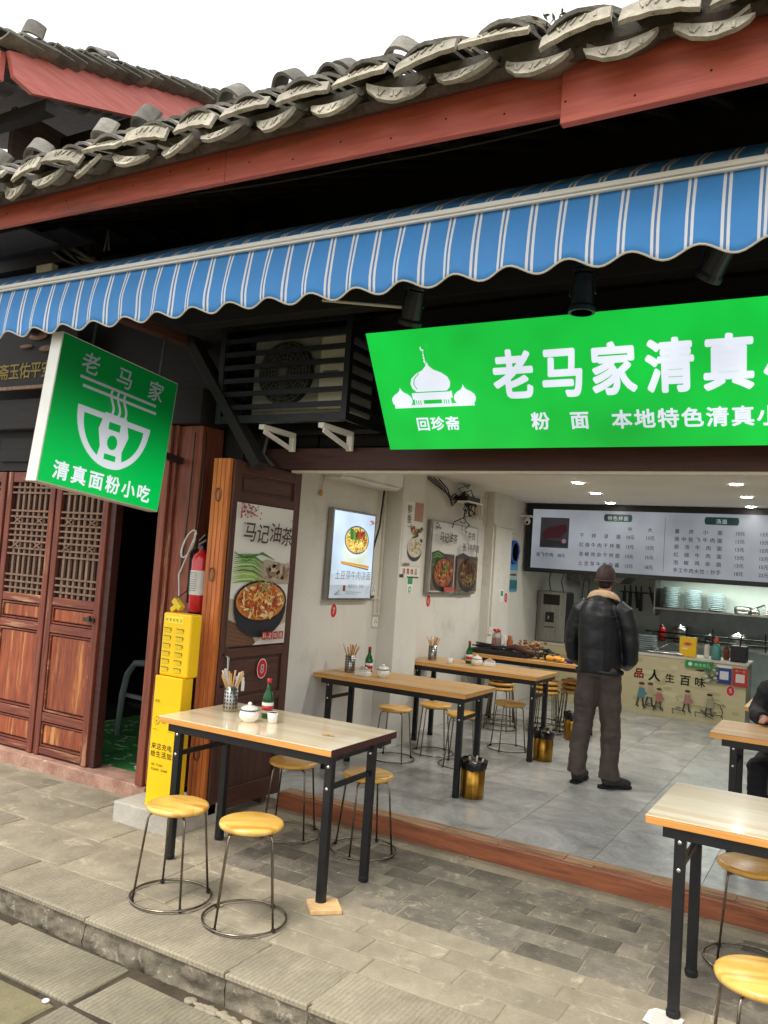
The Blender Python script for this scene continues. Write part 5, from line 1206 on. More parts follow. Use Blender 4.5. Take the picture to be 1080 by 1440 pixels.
build('rim', MB().lathe([(.15, 0), (.15, .04), (.12, .045), (.12, .03)], 28, (x+.002, 9.95, 1.93), (1, 0, 0)), simple('blue plastic', (20, 90, 180), .4), ck, smooth=True)
build('dial', MB().lathe([(.001, .031), (.12, .031)], 24, (x+.002, 9.95, 1.93), (1, 0, 0)), M['paper'], ck); build('hands', MB().bar((x+.036, 9.95, 1.93), (x+.036, 10.0, 2.0), .004, .008).bar((x+.036, 9.95, 1.93), (x+.036, 9.98, 1.88), .004, .008), M['blackplastic'], ck)
P = Print((x+.003, 9.82, 1.43), (0, 1, 0), (0, 0, 1)); P.rect(0, .34, 0, .38, (60, 130, 180)); P.rect(0, .34, .27, .38, (90, 160, 206)); P.rect(.0, .34, .15, .27, (170, 190, 190)); P.rect(.03, .3, .20, .225, (110, 60, 50)); P.poly([(0, .02), (.34, .02), (.34, .13), (0, .14)], (30, 110, 100)); P.rect(0, .34, 0, .03, (60, 150, 200)); o = P.build('picture', M['print']); tag(o, 'blue seaside picture on the left wall below the round clock', 'picture')
P = Print((x+.003, 9.64, 1.4), (0, 1, 0), (0, 0, 1)); P.rect(0, .1, 0, .42, (206, 208, 200)); [P.stroke([(.02, .06+.03*k), (.08, .07+.03*k)], .008, (110, 120, 110)) for k in range(10)]; o = P.build('notice', M['print']); tag(o, 'pale printed notice beside the seaside picture', 'notice')
sc = thing('security_camera', 'white dome camera beside the top left corner of the menu board', 'camera', (x, 10.2, 2.4))
build('mount', MB().box(x+.001, x+.14, 10.14, 10.24, 2.40, 2.425), M['white'], sc); build('head', MB().ell((x+.09, 10.18, 2.35), (.04, .04, .05), 8), M['white'], sc, smooth=True); build('lens', MB().ell((x+.10, 10.145, 2.33), (.02, .012, .02), 6), M['blackplastic'], sc, smooth=True)

# ================================================================ MENU BOARD
mbd = thing('menu_board', 'long grey menu board with prices hanging above the kitchen counter', 'menu board', (-1.5, 10.3, 1.7))
build('frame', MB().box(-3.77, 1.0, 10.31, 10.40, 1.70, 2.597), M['blackplastic'], mbd, bevel=.004)
P = Print((-3.68, 10.3075, 1.755), (1, 0, 0), (0, 0, 1), .0009); P.rect(0, 4.6, 0, .765, (176, 182, 190)); D_ = (44, 48, 54)
P.rect(.11, .49, .27, .66, (60, 56, 62)); P.poly([(.13, .44), (.2, .53), (.44, .58), (.47, .50), (.38, .40), (.16, .38)], (64, 24, 34)); P.poly([(.13, .29), (.47, .29), (.47, .35), (.13, .38)], (40, 38, 44)); P.ell(.43, .36, .03, .03, (150, 120, 130), 12)
P.text('张飞牛肉', .10, .155, .058, D_, .012, align='L', step=.058); P.text('38元', .355, .155, .058, D_, .012, align='L', sx=.9)
def pill(u0, u1, v0, v1, s_): P.rect(u0+.02, u1-.02, v0, v1, (20, 60, 58)); P.ell(u0+.02, (v0+v1)/2, .02, (v1-v0)/2, (20, 60, 58), 12); P.ell(u1-.02, (v0+v1)/2, .02, (v1-v0)/2, (20, 60, 58), 12); P.text(s_, (u0+u1)/2, v0+.018, .058, (196, 214, 206), .012, step=.066)
pill(.93, 1.28, .635, .725, '特色拌面'); pill(2.12, 2.5, .635, .725, '汤面'); pill(3.3, 3.7, .635, .725, '炒菜')
def row(u, w_, v, s_, a, b, pa, pb):
    st_ = w_/(len(s_)-1) if len(s_) > 1 else 0; P.text(s_, u, v, .058, D_, .012, align='L', step=st_); P.text(a, pa, v, .056, D_, .014, sx=.95); P.text(b, pb, v, .056, D_, .014, sx=.95)
P.text('中', 1.26, .525, .056, D_, .012); P.text('大', 1.50, .525, .056, D_, .012)
for k, (s_, a, b) in enumerate((('干拌凉面', '10元', '13元'), ('红烧牛肉干拌面', '13元', '15元'), ('泡椒鸡杂干拌面', '13元', '15元'), ('土豆芽牛肉杂酱', '15元', '18元'))): row(.665, .46, .425-k*.118, s_, a, b, 1.27, 1.51)
for k, (s_, a, b) in enumerate((('重庆小面', '10元', '13元'), ('阆中张飞牛肉面', '13元', '15元'), ('原汤牛肉面', '13元', '15元'), ('红烧牛肉面', '13元', '15元'), ('泡椒鸡杂面', '13元', '15元'), ('手工牛肉水饺/抄手', '18元', '22元'))): row(1.82, .48, .52-k*.093, s_, a, b, 2.52, 2.78)
for k, s_ in enumerate(('红烧牛肉粉', '原汤牛肉粉', '泡椒鸡杂粉')): row(3.06, .44, .395-k*.118, s_, '13元', '15元', 3.72, 3.96)
for u in (1.68, 2.95): P.rect(u, u+.006, .04, .70, (110, 114, 120))
P.build('face', M['menu_glow'], mbd)

# ================================================================ COUNTER
co = thing('kitchen_counter', 'long counter with a painted street scene and brush characters on its front', 'counter', (-2.3, 10.9, 0))
build('body', MB().box(-3.78, -1.10, 10.91, 11.5, 0, .735), M['concrete'], co); build('counter_top', MB().box(-3.79, -1.08, 10.895, 11.52, .736, .765), M['conduit'], co, bevel=.004)
P = Print((-3.78, 10.908, 0), (1, 0, 0), (0, 0, 1), .0008); P.rect(0, 2.68, .0, .735, (196, 186, 146)); r_ = random.Random(6)
for k in range(130): P.ell(r_.uniform(.1, 2.58), r_.uniform(.05, .7), r_.uniform(.03, .12), r_.uniform(.01, .035), r_.choice([(206, 198, 160), (186, 176, 136), (200, 190, 152), (178, 168, 126)]), 9, layer=(k % 20 == 0))
P.text('品', 1.42, .455, .13, (190, 50, 36), .03); P.text('人', 1.61, .44, .15, (30, 28, 26), .03); P.text('生', 1.80, .44, .12, (34, 32, 28), .012); P.text('百', 1.98, .43, .135, (30, 28, 26), .02, skew=.05); P.text('味', 2.16, .43, .13, (30, 28, 26), .02)
def figure(u, v, s_, c, hat):
    P.ell(u, v+.10*s_, .02*s_, .024*s_, (196, 160, 120), 10); P.ell(u, v+.118*s_, .026*s_, .012*s_, hat, 10); P.poly([(u-.035*s_, v), (u+.03*s_, v-.01*s_), (u+.028*s_, v+.08*s_), (u-.02*s_, v+.085*s_)], c)
    for q in (-.02, .012): P.stroke([(u+q*s_, v), (u+(q*1.8)*s_, v-.07*s_)], .016*s_, (70, 66, 60)); P.stroke([(u+q*s_*1.7, v-.07*s_), (u+(q*1.8+.02)*s_, v-.075*s_)], .012*s_, (40, 40, 36))
    P.stroke([(u, v+.07*s_), (u+.05*s_, v+.03*s_)], .014*s_, c)
figure(1.46, .20, 1.5, (86, 130, 140), (60, 60, 56)); figure(1.57, .22, 1.4, (176, 166, 130), (40, 70, 70)); figure(1.68, .18, 1.3, (170, 110, 96), (70, 50, 44)); figure(2.02, .20, 1.3, (160, 120, 110), (40, 34, 30)); figure(2.28, .19, 1.3, (150, 150, 120), (30, 30, 30))
for a_, b_ in ((1.5, 1.62), (1.62, 1.74), (1.85, 2.0), (2.12, 2.3), (2.24, 2.44)):
    P.stroke([(a_, .12), (b_, .11), (b_, .07)], .01, (60, 56, 48)); P.stroke([(a_, .12), (a_+.01, .06)], .01, (60, 56, 48)); P.ell((a_+b_)/2, .14, .035, .014, (110, 120, 90), 10)
P.stroke([(2.18, .16), (2.25, .10), (2.35, .05)], .016, (40, 38, 34), taper=True); P.stroke([(2.33, .26), (2.40, .24), (2.44, .16), (2.42, .09)], .01, (50, 46, 40)); P.stroke([(2.1, .2), (2.22, .19)], .02, (90, 80, 60), taper=True)
P.stroke([(1.88, .3), (1.92, .24), (1.9, .2)], .006, (110, 100, 80), taper=True)
P.build('front_painting', M['paint_print'], co)
def flat(name, O, w_, h_, base, draw, lab, cat, fr=((1, 0, 0), (0, 0, 1)), t=.012):
    t_ = thing(name, lab, cat, O); P_ = Print(Vector(O)+Vector((0, -t-.001, 0)), *fr, .0008); P_.rect(0, w_, 0, h_, base); draw(P_)
    build('board', MB().box(O[0], O[0]+w_, O[1]-t, O[1], O[2], O[2]+h_), M['white'], t_); P_.build('face', M['print'], t_)
flat('payment_board', (-1.43, 10.88, .50), .17, .22, (40, 52, 120), lambda p: (p.rect(0, .17, .19, .22, (214, 214, 220)), p.rect(.035, .135, .05, .15, (206, 206, 210))), 'blue payment board with a blank white square hanging on the counter', 'payment board')
flat('payment_board', (-1.25, 10.88, .485), .17, .22, (176, 44, 44), lambda p: (p.rect(.035, .135, .05, .15, (214, 200, 190)), p.text('扫一扫', .085, .175, .03, (230, 200, 180), .01, step=.04)), 'red payment board with a blank pale square hanging on the counter', 'payment board')
flat('green_plate', (-1.80, 10.88, .650), .33, .09, (30, 140, 70), lambda p: (p.ell(.06, .045, .025, .025, (200, 226, 206), 14), p.text('微信支付', .2, .025, .045, (200, 226, 206), .01, step=.048)), 'green strip with a round white emblem on the counter edge', 'sign')
sticker('number_sticker', (-1.27, 10.898, .42), (1, 0, 0), (0, 0, 1), '5', .05, 'red number 5 sticker under the red payment board on the counter front')
blob('hanging_leaves', -1.49, 10.87, .07, .01, 26, [(120, 140, 110), (196, 196, 180), (90, 120, 90)], 'pale green plastic leaves hanging over the counter edge', 'leaves', 7, .50, .24, .022)

# ================================================================ KITCHEN
bo = thing('water_boiler', 'grey steel water boiler standing on the counter at far left', 'boiler', (-3.6, 11.1, .766))
build('cabinet', MB().box(-3.785, -3.385, 10.97, 11.3, .767, 1.455), M['steel'], bo, bevel=.006); build('display', MB().box(-3.70, -3.47, 10.962, 10.9695, 1.27, 1.41), M['blackplastic'], bo, bevel=.01); build('tap_panel', MB().box(-3.66, -3.54, 10.962, 10.9695, 1.03, 1.17), M['blackplastic'], bo)
build('tap', MB().tube([(-3.60, 10.965, 1.13), (-3.60, 10.92, 1.12), (-3.60, 10.915, 1.07)], .014, 8), M['steel'], bo, smooth=True); build('drip_tray', MB().box(-3.66, -3.54, 10.93, 10.9615, .96, .975), M['steel_dark'], bo); build('side_panel', MB().box(-3.3845, -3.375, 10.98, 11.29, .78, 1.44), M['black'], bo)
for k, (x_, lab) in enumerate(((-3.68, 'left'), (-3.5, 'right'))): wire('boiler_cable', [(x_, 11.2, 1.46), (x_-.05, 11.25, 1.6), (x_-.04, 11.3, 1.72)], .008, 'cable', '%s black cable rising from the water boiler' % lab)
o = build('black_bucket', MB().lathe([(.001, 0), (.14, 0), (.17, .2), (.165, .2), (.13, .01), (.001, .01)], 20, (-3.16, 11.2, .766)), M['blackplastic'], smooth=True); tag(o, 'black bucket on the counter beside the water boiler', 'bucket')
o = build('grey_mug', MB().lathe([(.001, 0), (.05, 0), (.055, .13), (.05, .13), (.045, .01), (.001, .01)], 16, (-2.93, 11.05, .766)), M['greyplate'], smooth=True); tag(o, 'grey mug on the counter just left of the man', 'mug')
o = build('squeegee', MB().tube([(-3.30, 11.32, .8), (-3.28, 11.4, 1.6), (-3.24, 11.4, 1.72), (-3.2, 11.4, 1.6), (-3.22, 11.35, .8)], .008, 6), M['steel_dark'], smooth=True); tag(o, 'bent wire tool standing behind the water boiler', 'tool')
hd = thing('range_hood', 'grey steel range hood above the stove behind the man', 'range hood', (-3.3, 12.4, 1.7))
build('canopy', MB().prism([(-3.79, 1.62), (-3.0, 1.62), (-2.72, 1.92), (-2.72, 2.3), (-3.79, 2.3)], ((0, 12.3, 0), (1, 0, 0), (0, 0, 1)), -.65), M['steel'], hd)
build('duct', MB().box(-3.6, -3.2, 12.5, 12.9, 2.301, 2.595), M['steel'], hd)
kr = thing('utensil_rack', 'bar with black knives and ladles on the white tiled kitchen wall', 'utensil rack', (-2.8, 12.97, 1.5))
build('rail', MB().tube([(-3.15, 12.96, 1.50), (-2.55, 12.96, 1.50)], .01, 8), M['steel_dark'], kr)
for k, (dx, l, a_) in enumerate(((-.28, .26, 0), (-.19, .3, 0), (-.10, .24, .1), (-.03, .28, 0), (.12, .32, .35))):
    xx = -2.8+dx; build('utensil', MB().bar((xx-a_*.1, 12.945, 1.60), (xx, 12.945, 1.50), .018, .02).bar((xx, 12.945, 1.50), (xx+a_*.3, 12.945, 1.50-l), .05, .012, (0, 1, 0)), M['black'], kr)
wc = thing('dish_shelf', 'steel wall shelf carrying stacks of plates in the kitchen', 'shelf', (-1.7, 12.8, 1.3))
build('board', MB().box(-2.55, .9, 12.62, 12.98, 1.285, 1.31), M['steel'], wc); build('side', MB().box(-2.57, -2.552, 12.62, 12.98, 1.2, 1.75), M['steel'], wc); build('back_panel', MB().box(-2.55, .9, 12.985, 12.995, .95, 1.28), M['greyplate'], wc); build('top_board', MB().box(-2.6, .9, 12.62, 12.98, 1.76, 1.775), M['steel'], wc)
def plates(x_, y_, z_, n_, r0, lab, mat='greyplate'):
    t = thing('plate_stack', lab, 'plates', (x_, y_, z_), 'stacks of plates and bowls in the kitchen')
    for k in range(n_): build('plate', MB().lathe([(.001, 0), (r0*.55, 0), (r0, .022), (r0*.98, .026), (r0*.5, .006), (.001, .006)], 18, (x_, y_, z_+k*.026)), M[mat], t, smooth=True)
plates(-2.36, 12.78, 1.312, 12, .14, 'tallest stack of blue grey plates at the left end of the shelf'); plates(-2.04, 12.78, 1.312, 11, .13, 'second stack of grey plates on the shelf'); plates(-1.72, 12.78, 1.312, 10, .13, 'third stack of grey plates on the shelf, beside the lidded steel pan')
plates(-.98, 12.78, 1.312, 7, .13, 'stack of cream bowls on the right part of the shelf', 'ceramic'); plates(-.74, 12.75, 1.312, 4, .12, 'low stack of red brown bowls on the shelf', 'post_wood'); plates(-.52, 12.78, 1.312, 4, .10, 'short stack of pale bowls near the right edge of the shelf', 'ceramic')
plates(-2.36, 11.2, .766, 8, .15, 'stack of large plates on the counter beside the cream bottle'); plates(-2.72, 11.35, .766, 8, .12, 'stack of plates on the counter just right of the man')
t_ = thing('lidded_pan', 'small steel pan with a black handle on the shelf between the plates', 'pan', (-1.36, 12.78, 1.312)); build('body', MB().lathe([(.001, 0), (.12, 0), (.13, .08), (.1, .1), (.001, .11)], 18, (-1.36, 12.78, 1.312)), M['steel'], t_, smooth=True); build('handle', MB().bar((-1.25, 12.76, 1.38), (-1.08, 12.7, 1.46), .02, .02), M['blackplastic'], t_)
tl = thing('tube_lamp', 'lit white tube lamp under the menu board above the dish shelf', 'lamp', (-1.4, 12.3, 1.8))
build('housing', MB().box(-2.25, -.55, 12.36, 12.44, 1.80, 1.85), M['whitebar'], tl); build('tube', MB().tube([(-2.22, 12.40, 1.785), (-.58, 12.40, 1.785)], .013, 8), M['tube'], tl, smooth=True)
rl = thing('pipe_rail', 'double steel pipe rail with hooks behind the counter', 'rail', (-1.5, 11.8, 1.0))
for z_ in (1.0, .93): build('pipe', MB().tube([(-2.5, 11.8, z_), (.8, 11.8, z_)], .012, 8), M['steel_dark'], rl, smooth=True)
for x_ in (-1.95, -1.62, -.98, -.83): build('hook', MB().tube([(x_, 11.79, 1.10), (x_, 11.78, .98), (x_+.01, 11.77, .86)], .009, 6), M['blackplastic'], rl)
build('post', MB().box(-2.4, -2.37, 11.785, 11.815, 0, 1.0).box(.7, .73, 11.785, 11.815, 0, 1.0), M['steel_dark'], rl)
t_ = thing('soy_bottle', 'cream plastic bottle on the counter beside the large plates', 'bottle', (-2.56, 11.05, .766)); build('body', MB().lathe([(.001, 0), (.045, 0), (.05, .01), (.05, .13), (.02, .18), (.02, .2), (.001, .2)], 16, (-2.56, 11.05, .766)), M['conduit'], t_, smooth=True); build('cap', MB().lathe([(.022, .2), (.022, .225), (.001, .226)], 12, (-2.56, 11.05, .766)), M['blackplastic'], t_, smooth=True)
t_ = thing('steel_tray', 'flat steel tray with ladles on the counter', 'tray', (-2.05, 11.1, .766)); build('pan', MB().box(-2.28, -1.85, 10.98, 11.25, .767, .795), M['steel'], t_, bevel=.006); build('ladle', MB().tube([(-2.2, 11.05, .80), (-2.1, 11.1, .87), (-2.05, 11.1, .9)], .008, 6).ell((-2.2, 11.05, .81), (.04, .04, .02), 6), M['bolt'], t_, smooth=True)
yb_ = thing('yellow_box', 'yellow carton with a red oval standing on the counter', 'box', (-1.8, 11.1, .766)); build('carton', MB().box(-1.90, -1.70, 11.0, 11.08, .767, 1.01), M['yellow'], yb_, bevel=.003); P = Print((-1.90, 10.9985, .767), (1, 0, 0), (0, 0, 1)); P.ell(.10, .16, .06, .028, (230, 150, 90), 16); P.ell(.10, .16, .038, .016, (200, 60, 50), 16); P.stroke([(.03, .1), (.1, .1)], .02, (250, 240, 180)); P.build('face', M['print'], yb_)
t_ = thing('detergent_bottle', 'teal bottle with an orange cap on the counter', 'bottle', (-1.47, 11.05, .766)); build('body', MB().lathe([(.001, 0), (.055, 0), (.06, .02), (.055, .16), (.025, .2), (.001, .2)], 16, (-1.47, 11.05, .766)), simple('teal plastic', (90, 160, 150), .35), t_, smooth=True); build('cap', MB().lathe([(.026, .2), (.03, .24), (.02, .27), (.001, .28)], 12, (-1.47, 11.05, .766)), simple('orange plastic', (220, 90, 50), .4), t_, smooth=True)
t_ = thing('black_machine', 'black boxy machine at the right end of the counter', 'machine', (-1.2, 11.1, .766)); build('body', MB().box(-1.30, -1.12, 11.0, 11.25, .767, .96), M['blackplastic'], t_, bevel=.01); build('lever', MB().tube([(-1.2, 11.05, .96), (-1.18, 11.03, 1.1)], .01, 6), M['blackplastic'], t_)
t_ = thing('small_white_cup', 'small white cup on the counter right behind the man', 'cup', (-2.78, 11.0, .766)); build('body', MB().lathe([(.001, 0), (.04, 0), (.05, .09), (.045, .09), (.035, .01), (.001, .01)], 16, (-2.78, 11.0, .766)), M['ceramic'], t_, smooth=True)
t_ = thing('back_worktop', 'long steel kitchen worktop along the back wall', 'worktop', (-1.5, 12.6, 0)); build('slab', MB().box(-3.78, 1.0, 12.2, 12.97, .80, .84), M['steel'], t_, bevel=.004); build('cupboard', MB().box(-3.76, .98, 12.25, 12.96, .05, .799), M['greyplate'], t_)
rj = random.Random(31)
for k, (x_, y_, z_, r0, h_, mt_, lab, nm_, ct_) in enumerate((
        (-.30, 12.78, 1.312, .07, .16, 'ceramic', 'pale tall jar near the right end of the dish shelf', 'storage_jar', 'jar'),
        (-1.20, 12.70, 1.312, .06, .07, 'steel', 'small steel bowl beside the lidded pan on the shelf', 'steel_bowl', 'bowl'),
        (-2.15, 12.45, .842, .10, .22, 'steel', 'steel stock pot on the back worktop, left of centre', 'stock_pot', 'pot'),
        (-1.75, 12.45, .842, .07, .13, 'blackplastic', 'black tub on the back worktop', 'tub', 'tub'),
        (-1.38, 12.45, .842, .12, .18, 'steel', 'wide steel pot on the back worktop behind the black machine', 'stock_pot', 'pot'),
        (-2.40, 12.45, .842, .05, .2, 'red', 'red canister on the back worktop near the white tiled wall', 'canister', 'canister'),
        (-1.60, 11.2, .766, .035, .17, 'ceramic', 'slim pale bottle on the counter between yellow carton and teal bottle', 'bottle', 'bottle'),
        (-1.37, 11.2, .766, .035, .14, 'door_panel', 'short brown bottle on the counter beside the teal bottle', 'bottle', 'bottle'),
        (-2.93, 12.45, .842, .09, .16, 'blackplastic', 'dark pan on the worktop below the hanging knives', 'pan', 'pan'))):
    t_ = thing(nm_, lab, ct_, (x_, y_, z_)); build('body', MB().lathe([(.001, 0), (r0*.9, 0), (r0, h_*.1), (r0, h_*.8), (r0*.8, h_), (.001, h_)], 18, (x_, y_, z_)), M[mt_], t_, smooth=True)
    build('lid', MB().lathe([(r0*.82, h_+.001), (r0*.8, h_+.012), (.012, h_+.02), (.012, h_+.035), (.001, h_+.036)], 18, (x_, y_, z_)), M['steel_dark'] if mt_ != 'steel' else M['bolt'], t_, smooth=True)
# ================================================================ DOWNLIGHTS
for k, (x_, y_) in enumerate(((-2.40, 7.96), (-2.49, 8.93), (-2.61, 10.02), (-.976, 9.04), (-1.045, 10.1), (-.95, 7.96), (-2.4, 6.2), (-.95, 6.2))):
    t = thing('downlight', ('lit ceiling downlight %s' % ('nearest the door on the left side', 'second from the door on the left side', 'at the menu board on the left side', 'before the menu board on the right side', 'at the menu board on the right side', 'right of the first row', 'over the number 7 table', 'over the right indoor table')[k]), 'downlight', (x_, y_, ZC), 'ceiling downlights')
    build('ring', MB().lathe([(.045, -.001), (.058, -.001), (.055, -.008), (.045, -.006)], 24, (x_, y_, ZC)), M['white'], t, smooth=True)
    build('lens', MB().lathe([(.001, -.014), (.03, -.013), (.055, -.009)], 20, (x_, y_, ZC)), M['led'], t)
    if k < 8:
        l = bpy.data.lights.new('downlight_lamp', 'SPOT'); l.energy = (30 if x_ < -2 else 18) if y_ < 9.9 else 8; l.spot_size = rad(160); l.spot_blend = .9; l.shadow_soft_size = .012; l.color = (1, .98, .93)
        lo = bpy.data.objects.new('downlight_lamp', l); COL.objects.link(lo); lo.location = (0, 0, -.028); lo.parent = t
l = bpy.data.lights.new('tube_light', 'AREA'); l.shape = 'RECTANGLE'; l.size = 1.6; l.size_y = .05; l.energy = 15; l.color = (.9, 1, .93)
lo = bpy.data.objects.new('tube_light', l); COL.objects.link(lo); lo.location = Vector((-1.4, 12.40, 1.765))-woff(tl); lo.parent = tl
# ================================================================ PEOPLE
skin = simple('skin', (176, 124, 96), .5, scale=6); hair = simple('dark hair', (30, 26, 26), .6, scale=30)
jac = simple('black leather jacket', (23, 27, 33), .5, c2=(15, 18, 22), scale=5, bump=.12, bscale=18); tro = simple('brown grey trousers', (84, 74, 68), .85, c2=(62, 54, 50), scale=6, bump=.3, bscale=60)
boot = simple('dark grey suede boots', (52, 50, 52), .75, scale=9, bump=.3); fleece = simple('cream fleece', (206, 176, 140), .9, scale=20, bump=.8, bscale=60); capm = simple('dark maroon cap', (62, 44, 44), .75, scale=8, bump=.2)
drk = simple('black coat', (22, 22, 28), .8, scale=5, bump=.3)
mn = thing('person', 'standing man seen from behind in a black jacket with cream collar and a maroon cap', 'person')
# built facing +Y, feet at z=0
L_ = lambda pts, r, n=14: MB().tube([Vector(p) for p in pts], r, n)
body = MB()
def add(mb, o): mb.add(o.v, o.f); return mb
add(body, L_([(0, .0, 1.40), (0, .01, 1.50), (.005, .03, 1.57)], [(.07, .07), (.058, .058), (.055, .055)]))
body.ell((.005, .045, 1.645), (.076, .092, .112), 12)
body.ell((.005, .13, 1.615), (.018, .03, .03), 6); body.ell((.005, .11, 1.575), (.045, .04, .04), 8)
body.ell((-.075, .035, 1.635), (.012, .022, .033), 6); body.ell((.085, .035, 1.635), (.012, .022, .033), 6)
add(body, L_([(0, 0, 1.45), (0, 0, 1.2), (0, 0, .95)], [(.08, .07), (.14, .09), (.14, .09)]))
for sx in (-1, 1):
    add(body, L_([(sx*.18, .0, 1.30), (sx*.24, .03, 1.08), (sx*.19, .17, .965), (sx*.15, .27, .97)], [.04, .036, .03, .026]))
    for f in range(4): add(body, L_([(sx*.15, .27+.0, .985-f*.018), (sx*.11, .30, .985-f*.018), (sx*.075, .295, .975-f*.018)], [.010, .009, .007], 8))
    add(body, L_([(sx*.15, .265, .985), (sx*.12, .26, 1.01)], [.011, .008], 8)); body.ell((sx*.145, .275, .96), (.03, .022, .04), 8)
bd = remeshed('body', body, skin, mn, .009, 3)
fc = MB()
for sx in (-1, 1): fc.ell((.005+sx*.03, .128, 1.655), (.012, .006, .007), 6)
build('eyes', fc, hair, mn); build('mouth', MB().ell((.005, .138, 1.585), (.022, .006, .005), 6), simple('lips', (140, 80, 70), .5), mn)
build('hair', MB().ell((.005, .035, 1.64), (.081, .094, .085), 12).ell((.005, .0, 1.60), (.062, .05, .05), 10), hair, mn, smooth=True)
tr_ = MB()
add(tr_, L_([(0, .0, 1.02), (0, 0, .94), (0, -.005, .86)], [(.165, .125), (.175, .135), (.165, .13)], 18))
tr_.ell((-.08, -.04, .89), (.095, .09, .11), 10); tr_.ell((.08, -.04, .89), (.095, .09, .11), 10)
LF, RF = Vector((-.155, .02, 0)), Vector((.135, -.01, 0))
add(tr_, L_([(-.085, 0, .88), (-.11, .0, .70), (-.13, .012, .50), (-.148, -.0, .32), (-.155, -.02, .16), (-.157, -.01, .09)], [(.112, .12), (.108, .11), (.094, .096), (.086, .09), (.084, .09), (.094, .10)], 16))
add(tr_, L_([(.085, 0, .88), (.105, .0, .70), (.118, .012, .50), (.13, -.0, .32), (.135, -.02, .16), (.137, -.015, .075)], [(.112, .12), (.108, .11), (.094, .096), (.086, .09), (.084, .09), (.098, .102)], 16))
tr_o = remeshed('trousers', tr_, tro, mn, .011, 3, .010, 6, 3)
ja = MB()
add(ja, L_([(0, -.005, .90), (0, -.005, .97), (0, -.01, 1.08), (0, -.015, 1.22), (0, -.02, 1.34), (0, -.01, 1.42), (0, .01, 1.475), (0, .02, 1.50)], [(.205, .15), (.218, .16), (.215, .155), (.225, .155), (.225, .145), (.185, .12), (.11, .09), (.085, .08)], 20))
for sx in (-1, 1):
    add(ja, L_([(sx*.13, -.01, 1.42), (sx*.20, -.01, 1.375), (sx*.242, .0, 1.26), (sx*.268, .01, 1.12), (sx*.262, .055, 1.01), (sx*.21, .15, .965), (sx*.16, .24, .97)], [(.07, .07), (.088, .088), (.084, .088), (.074, .078), (.07, .07), (.062, .062), (.052, .052)], 16))
ja_o = remeshed('jacket', ja, jac, mn, .010, 3, .007, 5, 9)
add_hem = build('jacket_hem', MB().tube([(math.cos(t)*.207, math.sin(t)*.152-.005, .902+.006*math.sin(3*t)) for t in [2*PI*i/40 for i in range(40)]], (.014), 8, closed=True), jac, ja_o, smooth=True)
build('shoulder_seam', MB().tube([(-.2, -.075, 1.375), (-.1, -.125, 1.335), (0, -.138, 1.325), (.1, -.125, 1.335), (.2, -.075, 1.375)], .004, 6), jac, ja_o, smooth=True)
V = []; n = 40
for i in range(n+1):
    t = -PI/2+ (i/n-.5)*2*PI*.86; dr = max(0, math.cos((i/n-.5)*2*PI)*0)
    fr = abs(i/n-.5)*2; zb = 1.495-.12*fr**2.2; rr_b = .108+.05*fr
    for r_, dz in ((.078+.03*fr, .055), (.100+.034*fr, .058), (rr_b+.006, .018), (rr_b+.010, -.002)):
        V.append((math.cos(t)*r_*1.06, math.sin(t)*r_*.92+.02, zb+dz))
co_ = build('collar', MB().add(V, [(i*4+j, i*4+j+1, (i+1)*4+j+1, (i+1)*4+j) for i in range(n) for j in range(3)]), fleece, ja_o, smooth=True)
sm = co_.modifiers.new('s', 'SOLIDIFY'); sm.thickness = .016; ss_ = co_.modifiers.new('u', 'SUBSURF'); ss_.levels = 1; ss_.render_levels = 1
cp = build('cap', MB().ell((.005, .040, 1.652), (.093, .112, .104), 14), capm, mn, smooth=True)
for v in cp.data.vertices:
    w_ = v.co.z; 
    if w_ < 1.615: v.co.z = 1.615+(w_-1.615)*.12
for k in range(6): build('seam', MB().tube([(.005+math.cos(k*PI/6)*.0935*math.sin(q), .040+math.sin(k*PI/6)*.1125*math.sin(q), 1.652+.1045*math.cos(q)) for q in [(-1.4+2.8*i/16) for i in range(17)]], .0016, 5), capm, cp)
build('band', MB().tube([(.005+math.cos(t)*.0955, .040+math.sin(t)*.113, 1.622) for t in [2*PI*i/32 for i in range(32)]], .008, 6, closed=True), capm, cp, smooth=True)
V = []
for i in range(13):
    t = PI*.2+PI*.6*i/12; V += [(.005+math.cos(t)*.088, .045+math.sin(t)*.10, 1.632), (.005+math.cos(t)*.095, .045+math.sin(t)*.10+.075*math.sin((i/12)*PI)**.6, 1.615)]
o = build('brim', MB().add(V, [(2*i, 2*i+1, 2*i+3, 2*i+2) for i in range(12)]), capm, cp, smooth=True); o.modifiers.new('s', 'SOLIDIFY').thickness = .006
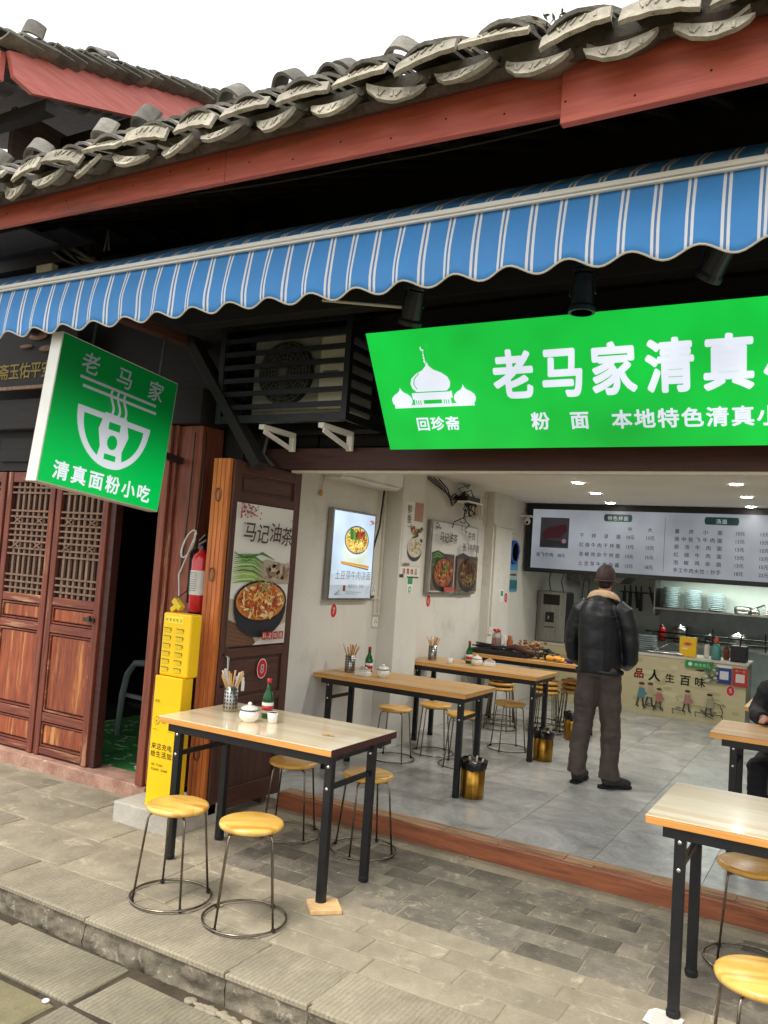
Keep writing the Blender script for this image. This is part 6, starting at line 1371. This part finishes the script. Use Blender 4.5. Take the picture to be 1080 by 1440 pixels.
for F, a_, nm in ((LF, rad(-10), 'boot'), (RF, rad(-58), 'boot')):
    k = MB(); R = Matrix.Translation(F) @ Matrix.Rotation(a_, 4, 'Z')
    q = L_([(0, -.055, .055), (0, .0, .06), (0, .08, .052), (0, .16, .04), (0, .20, .032)], [(.045, .045), (.05, .052), (.046, .042), (.046, .034), (.03, .024)], 14)
    q2 = L_([(0, -.02, .05), (0, -.02, .16)], [(.05, .055), (.055, .06)], 14)
    for z in (q, q2): k.add([R @ v for v in z.v], z.f)
    bt_ = remeshed(nm, k, boot, mn, .009, 3, .004, 14, 2)
    so_ = MB(); pts = [(.0, -.105), (.036, -.09), (.044, -.02), (.04, .06), (.044, .13), (.034, .195), (.0, .222), (-.034, .195), (-.044, .13), (-.04, .06), (-.044, -.02), (-.036, -.09)]
    so_.add([R @ Vector((x_, y_, z_)) for z_ in (0, .022) for x_, y_ in pts], [tuple(range(11, -1, -1)), tuple(range(12, 24))]+[(i, (i+1) % 12, 12+(i+1) % 12, 12+i) for i in range(12)])
    build('sole', so_, M['rubber'], bt_, bevel=.004)
mn.location = (-1.78, 6.77, 0); mn.rotation_euler = (0, 0, rad(4))
mn.scale = (.88, .95, 1.015)
# seated person at the right edge
st2 = thing('person', 'person in dark clothes seated at the right edge of the shop, partly cut off', 'person')
b = MB()
add(b, L_([(0, 0, 1.02), (0, .01, 1.10), (0, .03, 1.16)], [.06, .055, .055])); b.ell((0, .05, 1.235), (.075, .09, .11), 12); b.ell((0, .14, 1.21), (.016, .025, .026), 6)
for sx in (-1, 1):
    add(b, L_([(sx*.2, .02, .98), (sx*.25, .08, .80), (sx*.16, .30, .78), (sx*.1, .38, .79)], [.045, .04, .032, .026]))
    for f in range(4): add(b, L_([(sx*.1-.02+f*.014, .40, .79), (sx*.1-.024+f*.015, .44, .785), (sx*.1-.02+f*.014, .465, .77)], [.009, .008, .006], 8))
    add(b, L_([(sx*.075, .39, .79), (sx*.05, .42, .79)], [.010, .008], 8)); b.ell((sx*.1, .395, .788), (.036, .035, .018), 8)
remeshed('body', b, skin, st2, .01, 3)
build('hair', MB().ell((0, .035, 1.25), (.085, .095, .11), 12), hair, st2, smooth=True)
c = MB()
add(c, L_([(0, 0, .42), (0, 0, .55), (0, .0, .75), (0, .01, .93), (0, .015, 1.03), (0, .02, 1.09)], [(.19, .15), (.2, .16), (.2, .15), (.205, .13), (.13, .09), (.08, .075)], 18))
for sx in (-1, 1): add(c, L_([(sx*.12, .01, 1.0), (sx*.2, .02, .96), (sx*.26, .07, .80), (sx*.2, .24, .785), (sx*.13, .34, .79)], [.07, .08, .07, .06, .05], 14))
remeshed('coat', c, drk, st2, .012, 3, .012, 8, 4)
tz = MB(); tz.ell((0, 0, .45), (.2, .18, .10), 10)
for sx in (-1, 1): add(tz, L_([(sx*.1, 0, .49), (sx*.12, .24, .50), (sx*.13, .42, .47), (sx*.13, .42, .28), (sx*.13, .40, .08)], [.095, .085, .07, .06, .055], 14))
remeshed('trousers', tz, drk, st2, .012, 3, .010, 9, 6)
for sx in (-1, 1): remeshed('shoe', L_([(sx*.13, .36, .045), (sx*.13, .46, .045), (sx*.13, .58, .03)], [(.045, .045), (.048, .04), (.035, .025)], 12), M['rubber'], st2, .01, 2)
build('scarf', MB().tube([(math.cos(t)*.085, math.sin(t)*.085+.02, 1.10) for t in [2*PI*i/24 for i in range(24)]], .03, 8, closed=True), simple('dark red scarf', (120, 24, 36), .8), st2, smooth=True)
st2.location = (-.30, 6.55, 0); st2.rotation_euler = (0, 0, rad(165))
